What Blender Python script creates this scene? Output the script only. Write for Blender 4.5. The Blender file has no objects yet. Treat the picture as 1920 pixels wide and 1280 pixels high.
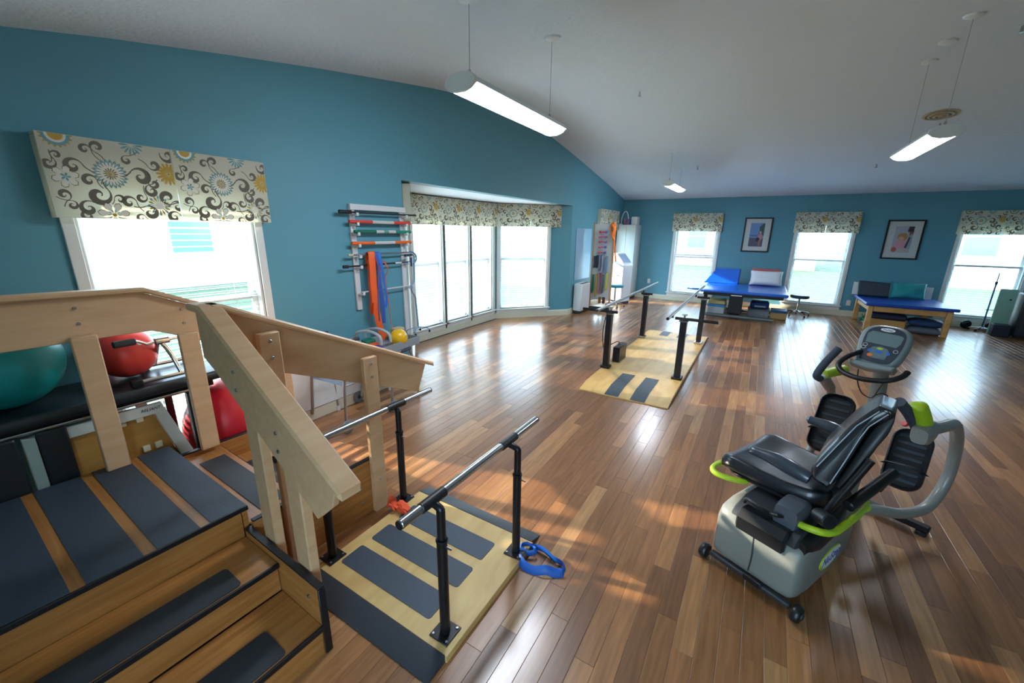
import bpy, bmesh, math, random
import numpy as np
from mathutils import Vector, Matrix, Euler
random.seed(7)
R = math.radians
SC = bpy.context.scene
COL = SC.collection

# ---------------------------------------------------------------- camera
def look_matrix(pitch, yaw, roll):
    cy, sy = math.cos(yaw), math.sin(yaw)
    f = Vector((-sy*math.cos(pitch), cy*math.cos(pitch), -math.sin(pitch)))
    r0 = Vector((cy, sy, 0)); u0 = r0.cross(f)
    r = r0*math.cos(roll)+u0*math.sin(roll); u = -r0*math.sin(roll)+u0*math.cos(roll)
    m = Matrix((r, u, -f)).transposed().to_4x4()
    return m
EYE = Vector((0, 0, 1.75))
cam_d = bpy.data.cameras.new('camera'); cam = bpy.data.objects.new('camera', cam_d); COL.objects.link(cam)
CAM_R = look_matrix(R(15.3), R(31.2), R(.8))
cam.matrix_world = Matrix.Translation(EYE) @ CAM_R
cam_d.sensor_width = 36; cam_d.lens = 755/1920*36; cam_d.clip_start = .05; cam_d.clip_end = 300
SC.camera = cam

# ---------------------------------------------------------------- world, sun, exposure
SC.view_settings.view_transform = 'Standard'; SC.view_settings.look = 'None'
SC.view_settings.gamma = 1; SC.view_settings.use_curve_mapping = False
SC.view_settings.exposure = 2.74
SKY = 2.5
w = bpy.data.worlds.new('world'); SC.world = w; w.use_nodes = True
bg = w.node_tree.nodes['Background']; bg.inputs[0].default_value = (.55, .78, 1, 1); bg.inputs[1].default_value = SKY
sun_d = bpy.data.lights.new('sun', 'SUN'); sun_d.energy = 3.8; sun_d.angle = R(1.2); sun_d.color = (1, .86, .68)
sun = bpy.data.objects.new('sun', sun_d); COL.objects.link(sun)
sun.rotation_euler = Vector((1, .25, -.40)).to_track_quat('-Z', 'Y').to_euler()
def portal(loc, nrm, wx, hz):
    d = bpy.data.lights.new('window_portal', 'AREA'); d.shape = 'RECTANGLE'; d.size = wx; d.size_y = hz
    d.cycles.is_portal = True
    o = bpy.data.objects.new('window_portal', d); COL.objects.link(o)
    o.location = loc; o.rotation_euler = Vector(nrm).to_track_quat('-Z', 'Z').to_euler()
portal((-3.70, 1.24, 1.1), (1, 0, 0), 1.2, 1.9)
portal((-4.80, 5.63, 1.1), (1, 0, 0), 2.6, 2.1)
portal((-4.20, 7.5, 1.1), (.72, -.69, 0), 1.5, 2.1)
portal((-4.20, 3.7, 1.1), (.72, .69, 0), 1.5, 2.1)
portal((-3.70, 10.3, 1.1), (1, 0, 0), 1.5, 1.9)
portal((-1.5, 11.85, 1.1), (0, -1, 0), 1.2, 1.9)
portal((1.1, 11.85, 1.1), (0, -1, 0), 1.2, 1.9)
portal((3.75, 11.85, 1.1), (0, -1, 0), 1.3, 1.9)

portal((.2, -1.0, 1.1), (0, 1, 0), 1.2, 1.9)  # portal of the added fill window in the unseen back wall
# ---------------------------------------------------------------- materials
def lin(h):
    h = h.lstrip('#'); c = [int(h[i:i+2], 16)/255 for i in (0, 2, 4)]
    return tuple((x/12.92 if x <= .04045 else ((x+.055)/1.055)**2.4) for x in c)+(1,)
MC = {}
def mat(name, col, rough=.5, metal=0, spec=.5, emit=None, es=0, bump=None, coat=0, var=None, trans=0, alpha=1):
    """plain principled; bump=(scale,strength); var=(scale,amount) brightness mottling"""
    if name in MC: return MC[name]
    m = bpy.data.materials.new(name); m.use_nodes = True; nt = m.node_tree; b = nt.nodes['Principled BSDF']
    c = lin(col) if isinstance(col, str) else col
    b.inputs['Base Color'].default_value = c; b.inputs['Roughness'].default_value = rough
    b.inputs['Metallic'].default_value = metal; b.inputs['Specular IOR Level'].default_value = spec
    b.inputs['Coat Weight'].default_value = coat; b.inputs['Coat Roughness'].default_value = .1
    b.inputs['Transmission Weight'].default_value = trans; b.inputs['Alpha'].default_value = alpha
    if emit: b.inputs['Emission Color'].default_value = lin(emit); b.inputs['Emission Strength'].default_value = es
    if bump or var:
        tc = nt.nodes.new('ShaderNodeTexCoord')
    if bump:
        n = nt.nodes.new('ShaderNodeTexNoise'); n.inputs['Scale'].default_value = bump[0]; n.inputs['Detail'].default_value = 4
        nt.links.new(tc.outputs['Object'], n.inputs['Vector'])
        bp = nt.nodes.new('ShaderNodeBump'); bp.inputs['Strength'].default_value = bump[1]; bp.inputs['Distance'].default_value = .01
        nt.links.new(n.outputs['Fac'], bp.inputs['Height']); nt.links.new(bp.outputs['Normal'], b.inputs['Normal'])
    if var:
        n = nt.nodes.new('ShaderNodeTexNoise'); n.inputs['Scale'].default_value = var[0]; n.inputs['Detail'].default_value = 3
        nt.links.new(tc.outputs['Object'], n.inputs['Vector'])
        mx = nt.nodes.new('ShaderNodeMix'); mx.data_type = 'RGBA'
        mx.inputs['A'].default_value = tuple(x*(1-var[1]) for x in c[:3])+(1,)
        mx.inputs['B'].default_value = tuple(min(1, x*(1+var[1])) for x in c[:3])+(1,)
        nt.links.new(n.outputs['Fac'], mx.inputs['Factor']); nt.links.new(mx.outputs['Result'], b.inputs['Base Color'])
    MC[name] = m; return m
def wood(name, a, b_, scale=(1, 14, 14), rough=.4, ring=6, coat=.0, bump=.05, world=False):
    """grain stretched along the axis whose scale is smallest"""
    if name in MC: return MC[name]
    m = bpy.data.materials.new(name); m.use_nodes = True; nt = m.node_tree; p = nt.nodes['Principled BSDF']
    tc = nt.nodes.new('ShaderNodeTexCoord'); mp = nt.nodes.new('ShaderNodeMapping'); mp.inputs['Scale'].default_value = scale
    nt.links.new(tc.outputs['Object'], mp.inputs['Vector'])
    n = nt.nodes.new('ShaderNodeTexNoise'); n.inputs['Scale'].default_value = ring; n.inputs['Detail'].default_value = 6; n.inputs['Distortion'].default_value = .6
    nt.links.new(mp.outputs[0], n.inputs['Vector'])
    cr = nt.nodes.new('ShaderNodeValToRGB'); cr.color_ramp.elements[0].position = .32; cr.color_ramp.elements[1].position = .68
    cr.color_ramp.elements[0].color = lin(a); cr.color_ramp.elements[1].color = lin(b_)
    nt.links.new(n.outputs['Fac'], cr.inputs[0]); nt.links.new(cr.outputs[0], p.inputs['Base Color'])
    p.inputs['Roughness'].default_value = rough; p.inputs['Coat Weight'].default_value = coat
    bp = nt.nodes.new('ShaderNodeBump'); bp.inputs['Strength'].default_value = bump; bp.inputs['Distance'].default_value = .004
    nt.links.new(n.outputs['Fac'], bp.inputs['Height']); nt.links.new(bp.outputs[0], p.inputs['Normal'])
    MC[name] = m; return m
def plank_mat(name, island):
    m = bpy.data.materials.new(name); m.use_nodes = True; nt = m.node_tree; p = nt.nodes['Principled BSDF']
    g = nt.nodes.new('ShaderNodeNewGeometry')
    if island: rnd = g.outputs['Random Per Island']
    else:
        oi = nt.nodes.new('ShaderNodeObjectInfo'); rnd = oi.outputs['Random']
    mul = nt.nodes.new('ShaderNodeMath'); mul.operation = 'MULTIPLY'; mul.inputs[1].default_value = 57
    nt.links.new(rnd, mul.inputs[0])
    cx = nt.nodes.new('ShaderNodeCombineXYZ'); nt.links.new(mul.outputs[0], cx.inputs[2])
    mp = nt.nodes.new('ShaderNodeMapping'); mp.inputs['Scale'].default_value = (32, 2.2, 1)
    nt.links.new(g.outputs['Position'], mp.inputs['Vector']); nt.links.new(cx.outputs[0], mp.inputs['Location'])
    n = nt.nodes.new('ShaderNodeTexNoise'); n.inputs['Scale'].default_value = 1.6; n.inputs['Detail'].default_value = 6; n.inputs['Distortion'].default_value = .5
    nt.links.new(mp.outputs[0], n.inputs['Vector'])
    cr = nt.nodes.new('ShaderNodeValToRGB'); e = cr.color_ramp.elements
    e[0].position = 0; e[0].color = lin('7d5235'); e[1].position = 1; e[1].color = lin('b98a5c')
    for pos, c in ((.25, '98673f'), (.5, '8a5c38'), (.75, 'a87348')):
        x = e.new(pos); x.color = lin(c)
    nt.links.new(rnd, cr.inputs[0])
    mr = nt.nodes.new('ShaderNodeMapRange'); mr.inputs['From Min'].default_value = .25; mr.inputs['From Max'].default_value = .75
    mr.inputs['To Min'].default_value = .66; mr.inputs['To Max'].default_value = 1.22
    nt.links.new(n.outputs['Fac'], mr.inputs['Value'])
    vm = nt.nodes.new('ShaderNodeVectorMath'); vm.operation = 'SCALE'
    nt.links.new(cr.outputs[0], vm.inputs[0]); nt.links.new(mr.outputs[0], vm.inputs['Scale'])
    nt.links.new(vm.outputs[0], p.inputs['Base Color'])
    p.inputs['Roughness'].default_value = .3; p.inputs['Specular IOR Level'].default_value = .5
    p.inputs['Coat Weight'].default_value = .5; p.inputs['Coat Roughness'].default_value = .17
    n2 = nt.nodes.new('ShaderNodeTexNoise'); n2.inputs['Scale'].default_value = 5; n2.inputs['Detail'].default_value = 2
    nt.links.new(g.outputs['Position'], n2.inputs['Vector'])
    bp = nt.nodes.new('ShaderNodeBump'); bp.inputs['Strength'].default_value = .06; bp.inputs['Distance'].default_value = .01
    nt.links.new(n2.outputs['Fac'], bp.inputs['Height']); nt.links.new(bp.outputs[0], p.inputs['Normal']); nt.links.new(bp.outputs[0], p.inputs['Coat Normal'])
    return m
def glass_mat(name='window_glass'):
    if name in MC: return MC[name]
    m = bpy.data.materials.new(name); m.use_nodes = True; nt = m.node_tree
    for n in list(nt.nodes): nt.nodes.remove(n)
    o = nt.nodes.new('ShaderNodeOutputMaterial'); t = nt.nodes.new('ShaderNodeBsdfTransparent'); t.inputs[0].default_value = (.95, .97, .97, 1)
    gl = nt.nodes.new('ShaderNodeBsdfGlossy'); gl.inputs['Roughness'].default_value = .02
    mx = nt.nodes.new('ShaderNodeMixShader'); mx.inputs[0].default_value = .06
    nt.links.new(t.outputs[0], mx.inputs[1]); nt.links.new(gl.outputs[0], mx.inputs[2]); nt.links.new(mx.outputs[0], o.inputs[0])
    MC[name] = m; return m
def fabric_mat(name, col, tr_=.45):
    m = bpy.data.materials.new(name); m.use_nodes = True; nt = m.node_tree; p = nt.nodes['Principled BSDF']
    p.inputs['Base Color'].default_value = lin(col); p.inputs['Roughness'].default_value = .85; p.inputs['Specular IOR Level'].default_value = .2
    t = nt.nodes.new('ShaderNodeBsdfTranslucent'); t.inputs[0].default_value = lin(col); mx = nt.nodes.new('ShaderNodeMixShader'); mx.inputs[0].default_value = tr_
    n = nt.nodes.new('ShaderNodeTexNoise'); n.inputs['Scale'].default_value = 300; tc = nt.nodes.new('ShaderNodeTexCoord'); nt.links.new(tc.outputs['Object'], n.inputs['Vector'])
    bp = nt.nodes.new('ShaderNodeBump'); bp.inputs['Strength'].default_value = .1; bp.inputs['Distance'].default_value = .002; nt.links.new(n.outputs['Fac'], bp.inputs['Height']); nt.links.new(bp.outputs[0], p.inputs['Normal'])
    nt.links.new(p.outputs[0], mx.inputs[1]); nt.links.new(t.outputs[0], mx.inputs[2]); nt.links.new(mx.outputs[0], nt.nodes['Material Output'].inputs[0])
    return m
M_WALL = mat('teal_wall_paint', '5b99aa', .55, bump=(220, .05))
M_CEIL = mat('ceiling_stipple', 'dbe9f3', .9, bump=(30, .9), spec=.2)
M_TRIM = mat('white_trim_paint', 'dfe3df', .4)
M_BASE = mat('cream_baseboard_paint', 'd8d6c0', .45)
M_WHITE = mat('white_plastic', 'd9dcdc', .4)
M_SLAT = mat('blind_slat_white', 'e8ecef', .45)
M_GLASS = glass_mat()
M_MAPLE = wood('maple_handrail', 'cfa47a', 'dbb38a', (10, 1.2, 10), .42, 2.0)
M_OAKX = wood('oak_laminate_grain_y', '9e6632', 'bb8145', (18, 1.3, 18), .38, 2.4)
M_OAKU = wood('oak_laminate_grain_x', '9e6632', 'bb8145', (1.3, 18, 18), .38, 2.4)
M_PLY = wood('pale_plywood', 'c39c5e', 'd9b878', (6, 1.6, 6), .45, 1.6)
M_RUB = mat('charcoal_rubber', '2e343b', .55, bump=(160, .1))
M_RUB2 = mat('slate_rubber_mat', '3a4653', .5, bump=(240, .18))
M_BLK = mat('black_trim', '14161b', .45)
M_BLKM = mat('black_painted_steel', '1b1c20', .35, .3)
M_CHR = mat('brushed_steel', 'b9bcc0', .22, 1)
M_CHR2 = mat('polished_chrome', 'd5d8da', .1, 1)
M_STEEL = mat('zinc_bolt', 'a9adb0', .35, 1)

# ---------------------------------------------------------------- mesh helpers
def new(): return bmesh.new()
def tr(loc=(0, 0, 0), rot=(0, 0, 0)):
    return Matrix.Translation(loc) @ Euler([R(a) for a in rot]).to_matrix().to_4x4()
ID = Matrix.Identity(4)
def box(bm, c, s, bev=.003, M=ID):
    """chamfered box, c centre, s full sizes"""
    h = [x/2 for x in s]; b = min(bev, *(x*.45 for x in h)); c = Vector(c)
    V = {}
    for sx in (-1, 1):
        for sy in (-1, 1):
            for sz in (-1, 1):
                for ax in range(3):
                    p = [sx*(h[0]-b), sy*(h[1]-b), sz*(h[2]-b)]; p[ax] += (sx, sy, sz)[ax]*b
                    V[(sx, sy, sz, ax)] = bm.verts.new(M @ (c+Vector(p)))
    def F(*k):
        vs = [V[x] for x in k]
        bm.faces.new(vs)
    for s_ in (-1, 1):
        F((s_, -1, -1, 0), (s_, 1, -1, 0), (s_, 1, 1, 0), (s_, -1, 1, 0))
        F((-1, s_, -1, 1), (1, s_, -1, 1), (1, s_, 1, 1), (-1, s_, 1, 1))
        F((-1, -1, s_, 2), (1, -1, s_, 2), (1, 1, s_, 2), (-1, 1, s_, 2))
    for a in (-1, 1):
        for d in (-1, 1):
            F((a, d, -1, 0), (a, d, 1, 0), (a, d, 1, 1), (a, d, -1, 1))
            F((a, -1, d, 0), (a, 1, d, 0), (a, 1, d, 2), (a, -1, d, 2))
            F((-1, a, d, 1), (1, a, d, 1), (1, a, d, 2), (-1, a, d, 2))
    for a in (-1, 1):
        for d in (-1, 1):
            for e in (-1, 1):
                F((a, d, e, 0), (a, d, e, 1), (a, d, e, 2))
def bx(bm, x0, x1, y0, y1, z0, z1, bev=.003, M=ID):
    box(bm, ((x0+x1)/2, (y0+y1)/2, (z0+z1)/2), (x1-x0, y1-y0, z1-z0), bev, M)
def smooth_path(pts, n=6, closed=False):
    P = [Vector(p) for p in pts]; out = []
    N = len(P)
    for i in range(N if closed else N-1):
        g = lambda k: P[k % N] if closed else P[max(0, min(N-1, k))]
        a, b, c, d = g(i-1), g(i), g(i+1), g(i+2)
        for k in range(n):
            t = k/n
            out.append(.5*((2*b)+(c-a)*t+(2*a-5*b+4*c-d)*t*t+(3*b-a-3*c+d)*t**3))
    if not closed: out.append(P[-1])
    return out
def tube(bm, pts, r, seg=10, closed=False, M=ID, flat=None, caps=True):
    """sweep a circle (or ellipse flat=(a,b)) along pts; r float or list"""
    P = [Vector(p) for p in pts]; N = len(P)
    rings = []; prev = None
    for i in range(N):
        if closed: t = (P[(i+1) % N]-P[i-1]).normalized()
        else: t = (P[min(N-1, i+1)]-P[max(0, i-1)]).normalized()
        if prev is None:
            a = Vector((0, 0, 1)) if abs(t.z) < .9 else Vector((0, 1, 0))
            n = (a-t*a.dot(t)).normalized()
        else:
            n = (prev-t*prev.dot(t))
            n = n.normalized() if n.length > 1e-6 else prev
        prev = n; b = t.cross(n); rr = r[i] if isinstance(r, (list, tuple)) else r
        ra, rb = (rr, rr) if flat is None else (flat[0], flat[1])
        rings.append([bm.verts.new(M @ (P[i]+n*math.cos(2*math.pi*k/seg)*ra+b*math.sin(2*math.pi*k/seg)*rb)) for k in range(seg)])
    for i in range(N if closed else N-1):
        A, B = rings[i], rings[(i+1) % N]
        for k in range(seg): bm.faces.new((A[k], A[(k+1) % seg], B[(k+1) % seg], B[k]))
    if not closed and caps:
        bm.faces.new(rings[0][::-1]); bm.faces.new(rings[-1])
def cyl(bm, a, b, r, seg=14, M=ID):
    """cylinder a->b, with a light chamfer at both ends"""
    a, b = Vector(a), Vector(b); d = (b-a); L = d.length; d.normalize(); c = min(.15*r, .2*L)
    tube(bm, [a, a+d*c*.999, b-d*c*.999, b], [r-c, r, r, r-c], seg, M=M)
def lathe(bm, prof, seg=24, M=ID, arc=None):
    """prof list of (r,z)"""
    rings = []
    for r, z in prof:
        if r < 1e-5: rings.append([bm.verts.new(M @ Vector((0, 0, z)))])
        else: rings.append([bm.verts.new(M @ Vector((r*math.cos(2*math.pi*k/seg), r*math.sin(2*math.pi*k/seg), z))) for k in range(seg)])
    for A, B in zip(rings, rings[1:]):
        for k in range(seg):
            a0, a1 = A[k % len(A)], A[(k+1) % len(A)]; b0, b1 = B[k % len(B)], B[(k+1) % len(B)]
            vs = []
            for v in (a0, a1, b1, b0):
                if v not in vs: vs.append(v)
            if len(vs) > 2: bm.faces.new(vs)
    for Rg, fl in ((rings[0], True), (rings[-1], False)):
        if len(Rg) > 2: bm.faces.new(Rg[::-1] if fl else Rg)
def ball(bm, c, r, seg=32, M=ID, sc=(1, 1, 1)):
    n = seg//2
    lathe(bm, [(r*math.sin(math.pi*i/n), -r*math.cos(math.pi*i/n)) for i in range(n+1)], seg, M @ Matrix.Translation(c) @ Matrix.Diagonal((*sc, 1)))
def prism(bm, poly, t0, t1, axes='xz', M=ID, bev=0):
    """extrude polygon in the two given axes along the third from t0 to t1; bev chamfers the rims"""
    ia, ib = 'xyz'.index(axes[0]), 'xyz'.index(axes[1]); ic = 3-ia-ib
    def mk(p, t):
        v = [0, 0, 0]; v[ia] = p[0]; v[ib] = p[1]; v[ic] = t; return bm.verts.new(M @ Vector(v))
    if bev:
        cx = sum(p[0] for p in poly)/len(poly); cy = sum(p[1] for p in poly)/len(poly); n = len(poly); ins = []
        ar = sum(poly[i][0]*poly[(i+1) % n][1]-poly[(i+1) % n][0]*poly[i][1] for i in range(n)); sg = 1 if ar > 0 else -1
        for i in range(n):
            p0, p1, p2 = Vector(poly[i-1]), Vector(poly[i]), Vector(poly[(i+1) % n])
            e1 = (p1-p0).normalized(); e2 = (p2-p1).normalized()
            n1 = Vector((-e1.y, e1.x))*sg; n2 = Vector((-e2.y, e2.x))*sg
            k = 1+n1.dot(n2); o = (n1+n2)/max(k, .35)
            ins.append(tuple(p1+o*bev))
        layers = [(ins, t0), (poly, t0+bev), (poly, t1-bev), (ins, t1)]
    else: layers = [(poly, t0), (poly, t1)]
    Rg = [[mk(p, t) for p in pl] for pl, t in layers]
    n = len(poly)
    for A, B in zip(Rg, Rg[1:]):
        for k in range(n): bm.faces.new((A[k], A[(k+1) % n], B[(k+1) % n], B[k]))
    bm.faces.new(Rg[0][::-1]); bm.faces.new(Rg[-1])
def rrect(x0, x1, y0, y1, r, n=4):
    out = []
    for cx, cy, a0 in ((x1-r, y1-r, 0), (x0+r, y1-r, 90), (x0+r, y0+r, 180), (x1-r, y0+r, 270)):
        for k in range(n+1):
            a = R(a0+90*k/n); out.append((cx+r*math.cos(a), cy+r*math.sin(a)))
    return out
def oval(cx, cy, a, b, n=24):
    return [(cx+a*math.cos(2*math.pi*k/n), cy+b*math.sin(2*math.pi*k/n)) for k in range(n)]
def cushion(bm, sx, sy, sz, M=ID, n=14, pw=4, wr=0, seed=1):
    """pillow with pinched rim"""
    rg = random.Random(seed); top = {}; bot = {}
    ph = [rg.uniform(0, 6) for _ in range(4)]
    for i in range(n+1):
        for j in range(n+1):
            u, v = -1+2*i/n, -1+2*j/n
            k = ((1-abs(u)**pw)*(1-abs(v)**pw))
            h = sz/2*max(k, 0)**.5
            pin = 1-.06*(1-abs(u)**2) * (abs(v) ** 3) ; pin2 = 1-.06*(1-abs(v)**2)*(abs(u)**3)
            wob = wr*(math.sin(5*u+ph[0])*math.cos(4*v+ph[1])+.6*math.sin(9*u*v+ph[2]))*max(k, 0)
            p = Vector((u*sx/2*pin2, v*sy/2*pin, 0))
            e = i in (0, n) or j in (0, n)
            top[i, j] = bm.verts.new(M @ (p+Vector((0, 0, h+wob))))
            bot[i, j] = top[i, j] if e else bm.verts.new(M @ (p-Vector((0, 0, h))))
    for i in range(n):
        for j in range(n):
            bm.faces.new((top[i, j], top[i+1, j], top[i+1, j+1], top[i, j+1]))
            q = (bot[i, j+1], bot[i+1, j+1], bot[i+1, j], bot[i, j])
            try: bm.faces.new(q)
            except ValueError: pass
def link(name, me, m, parent=None, loc=None, rot=None):
    o = bpy.data.objects.new(name, me); COL.objects.link(o)
    if parent is not None: o.parent = parent
    if loc is not None: o.location = loc
    if rot is not None: o.rotation_euler = [R(a) for a in rot]
    return o
def obj(name, bm, m, parent=None, smooth=38, label=None, loc=None, rot=None, kind=None):
    bmesh.ops.recalc_face_normals(bm, faces=bm.faces[:])
    me = bpy.data.meshes.new(name); bm.to_mesh(me); bm.free()
    me.materials.append(m)
    if smooth:
        me.shade_smooth(); me.set_sharp_from_angle(angle=R(smooth))
    o = link(name, me, m, parent, loc, rot)
    if label: o['label'] = label
    if kind: o['kind'] = kind
    return o
def part(name, m, parent, fn, *a, smooth=38, label=None, **k):
    """one helper shape -> one part"""
    bm = new(); fn(bm, *a, **k); return obj(name, bm, m, parent, smooth, label)
def thing(name, label, cat, loc=(0, 0, 0), rz=0, group=None):
    o = bpy.data.objects.new(name, None); COL.objects.link(o); o.empty_display_size = .1
    o.location = loc; o.rotation_euler = (0, 0, R(rz)); o['label'] = label; o['category'] = cat
    if group: o['group'] = group
    return o
def tag(o, label, cat, group=None):
    o['label'] = label; o['category'] = cat
    if group: o['group'] = group
    return o
def struct(name, bm, m, smooth=0):
    o = obj(name, bm, m, None, smooth); o['kind'] = 'structure'; return o
def sroot(name, loc=(0, 0, 0), rz=0):
    o = bpy.data.objects.new(name, None); COL.objects.link(o); o.location = loc; o.rotation_euler = (0, 0, R(rz)); o['kind'] = 'structure'; return o
def copy_tree(o, parent=None):
    c = o.copy(); COL.objects.link(c); c.parent = parent
    for ch in list(o.children): copy_tree(ch, c)
    return c
def text_mesh(s, size, depth=.0006, shear=0):
    cu = bpy.data.curves.new('lettering', 'FONT'); cu.body = s; cu.size = size; cu.extrude = depth; cu.align_x = 'CENTER'; cu.align_y = 'CENTER'; cu.shear = shear; cu.resolution_u = 3
    o = bpy.data.objects.new('lettering', cu); COL.objects.link(o)
    dg = bpy.context.evaluated_depsgraph_get(); me = bpy.data.meshes.new_from_object(o.evaluated_get(dg))
    bpy.data.objects.remove(o); bpy.data.curves.remove(cu); return me
def lettering(s, size, m, parent, M, shear=0, label=None):
    me = text_mesh(s, size, .0006, shear); me.transform(M); me.materials.clear(); me.materials.append(m)
    o = link('lettering', me, m, parent)
    if label: o['label'] = label
    return o
def frame_mat(origin, xdir, ydir):
    x = Vector(xdir).normalized(); y = Vector(ydir); y = (y-x*y.dot(x)).normalized(); z = x.cross(y)
    m = Matrix((x, y, z)).transposed().to_4x4(); m.translation = Vector(origin); return m
# ================================================================= ROOM
XL, XR, YN, YF = -3.47, 5.4, -.8, 11.6
CY = [-.95, -.8, 0.0, .7, 1.1, 1.7, 2.5, 3.3, 3.9, 4.5, 5.0, 5.5, 6.0, 6.45, 6.9, 7.6, 8.4, 10.1, 11.6, 11.75]
CZ = [2.455, 2.48, 2.60, 2.722, 2.81, 2.925, 3.07, 3.20, 3.295, 3.375, 3.425, 3.446, 3.44, 3.415, 3.365, 3.27, 3.155, 2.89, 2.62, 2.595]
def ceil_z(y): return float(np.interp(y, CY, CZ))
# ---- ceiling
bm = new()
rows = []
for y, z in zip(CY, CZ):
    rows.append([bm.verts.new(p) for p in ((XL-.15, y, z), (XR+.15, y, z), (XR+.15, y, z+.12), (XL-.15, y, z+.12))])
for A, B in zip(rows, rows[1:]):
    for k in range(4): bm.faces.new((A[k], A[(k+1) % 4], B[(k+1) % 4], B[k]))
bm.faces.new(rows[0]); bm.faces.new(rows[-1][::-1])
struct('ceiling', bm, M_CEIL, 50)
# ---- walls as strips around openings
def wall_mesh(us, top, holes, mp, thick=.15, base=-.02):
    us = sorted(set([round(u, 4) for u in us]+[round(h[i], 4) for h in holes for i in (0, 1)])); bm = new()
    zcuts = sorted(set(round(h[i], 4) for h in holes for i in (2, 3)))
    for a, b in zip(us, us[1:]):
        m_ = (a+b)/2; zs = [(base, None)]
        hs = sorted([h for h in holes if h[0] <= m_ <= h[1]], key=lambda h: h[2]); iv = []; z = base
        for h in hs:
            if h[2] > z: iv.append((z, h[2]))
            z = h[3]
        iv.append((z, None))
        for z0, z1 in iv:
            cuts = [z0]+[c for c in zcuts if c > z0+1e-4 and (c < (z1 if z1 is not None else min(top(a), top(b)))-1e-4)]+[z1]
            for q0, q1 in zip(cuts, cuts[1:]):
                P = [(a, q0), (b, q0), (b, q1 if q1 is not None else top(b)), (a, q1 if q1 is not None else top(a))]
                f = [bm.verts.new(mp(u, z_, 0)) for u, z_ in P]; g = [bm.verts.new(mp(u, z_, thick)) for u, z_ in P]
                bm.faces.new(f); bm.faces.new(g[::-1])
                for k in range(4): bm.faces.new((f[k], g[k], g[(k+1) % 4], f[(k+1) % 4]))
    bmesh.ops.remove_doubles(bm, verts=bm.verts[:], dist=1e-4)
    seen = {}
    for f in list(bm.faces):
        k = tuple(sorted(v.index for v in f.verts)) if False else frozenset(f.verts)
        seen.setdefault(k, []).append(f)
    dead = [f for fs in seen.values() if len(fs) > 1 for f in fs]
    bmesh.ops.delete(bm, geom=dead, context='FACES')
    return bm
W1 = (.76, 1.76, .22, 2.02); W3 = (9.75, 10.75, .22, 2.02)
BAY = (3.36, 8.06, -.02, 2.27)
struct('wall_left', wall_mesh([YN-.1]+[y for y in CY if YN < y < YF]+[YF+.15], lambda y: ceil_z(y)+.03, [W1, BAY, W3], lambda u, z, t: (XL-t, u, z)), M_WALL)
FW = [(-2.04, -1.04), (.6, 1.6), (3.27, 4.27)]
struct('wall_far', wall_mesh([XL-.02, XR+.1], lambda u: 2.66, [(a, b, .22, 2.02) for a, b in FW], lambda u, z, t: (u, YF+t, z)), M_WALL)
struct('wall_right', wall_mesh([YN-.1]+[y for y in CY if YN < y < YF]+[YF+.15], lambda y: ceil_z(y)+.03, [], lambda u, z, t: (XR+t, u, z)), M_WALL)
BW_FILL = [(-.3, .7)]  # window added out of view behind the camera to brighten the stairs
struct('wall_back', wall_mesh([XL-.02, XR+.1], lambda u: 2.55, [(a, b, .22, 2.02) for a, b in BW_FILL], lambda u, z, t: (u, YN-t, z)), M_WALL)
# ---- bay
BA, BB, BC, BD = Vector((XL, 3.36, 0)), Vector((-4.55, 4.45, 0)), Vector((-4.55, 6.82, 0)), Vector((XL, 8.06, 0))
def bay_face(name, P, Q, holes, e0=.06, e1=.06, m=None):
    t = (Q-P).normalized(); n = Vector((-t.y, t.x, 0)); L = (Q-P).length
    bm = wall_mesh([-e0, L+e1], lambda u: 2.30, holes, lambda u, z, th: P+t*u+n*th+Vector((0, 0, z)), .12)
    return struct(name, bm, m or M_WALL), t, n, L
MH = [(.12, .78), (.86, 1.51), (1.59, 2.25)]
bay_face('wall_bay_main', BB, BC, [(a, b, .2, 2.02) for a, b in MH], m=M_TRIM)
bay_face('wall_bay_near', BA, BB, [(.3, 1.25, .2, 2.02)], e0=0)
bay_face('wall_bay_beyond', BC, BD, [(.09, 1.12, .2, 2.02)], e1=0)
bm = new(); prism(bm, [(XL-.149, 3.3), (-4.7, 4.4), (-4.7, 6.9), (XL-.149, 8.15)], 2.27, 2.40, 'xy'); struct('ceiling_bay', bm, M_CEIL)
# ---- baseboards
def baseboard(name, P, Q):
    P, Q = Vector(P), Vector(Q); t = (Q-P).normalized(); n = Vector((-t.y, t.x, 0)); L = (Q-P).length
    M = Matrix((t, n, Vector((0, 0, 1)))).transposed().to_4x4(); M.translation = P
    bm = new(); prism(bm, [(0, 0), (-.016, 0), (-.016, .105), (-.008, .125), (0, .125)], 0, L, 'yz', M); struct(name, bm, M_BASE)
baseboard('baseboard_left', (XL, YN, 0), (XL, 3.36, 0)); baseboard('baseboard_left_far', (XL, 8.06, 0), (XL, YF, 0))
baseboard('baseboard_bay_near', BA, BB); baseboard('baseboard_bay_main', BB, BC); baseboard('baseboard_bay_beyond', BC, BD)
baseboard('baseboard_far', (XL, YF, 0), (XR, YF, 0)); baseboard('baseboard_right', (XR, YF, 0), (XR, YN, 0)); baseboard('baseboard_back', (XR, YN, 0), (XL, YN, 0))
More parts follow.
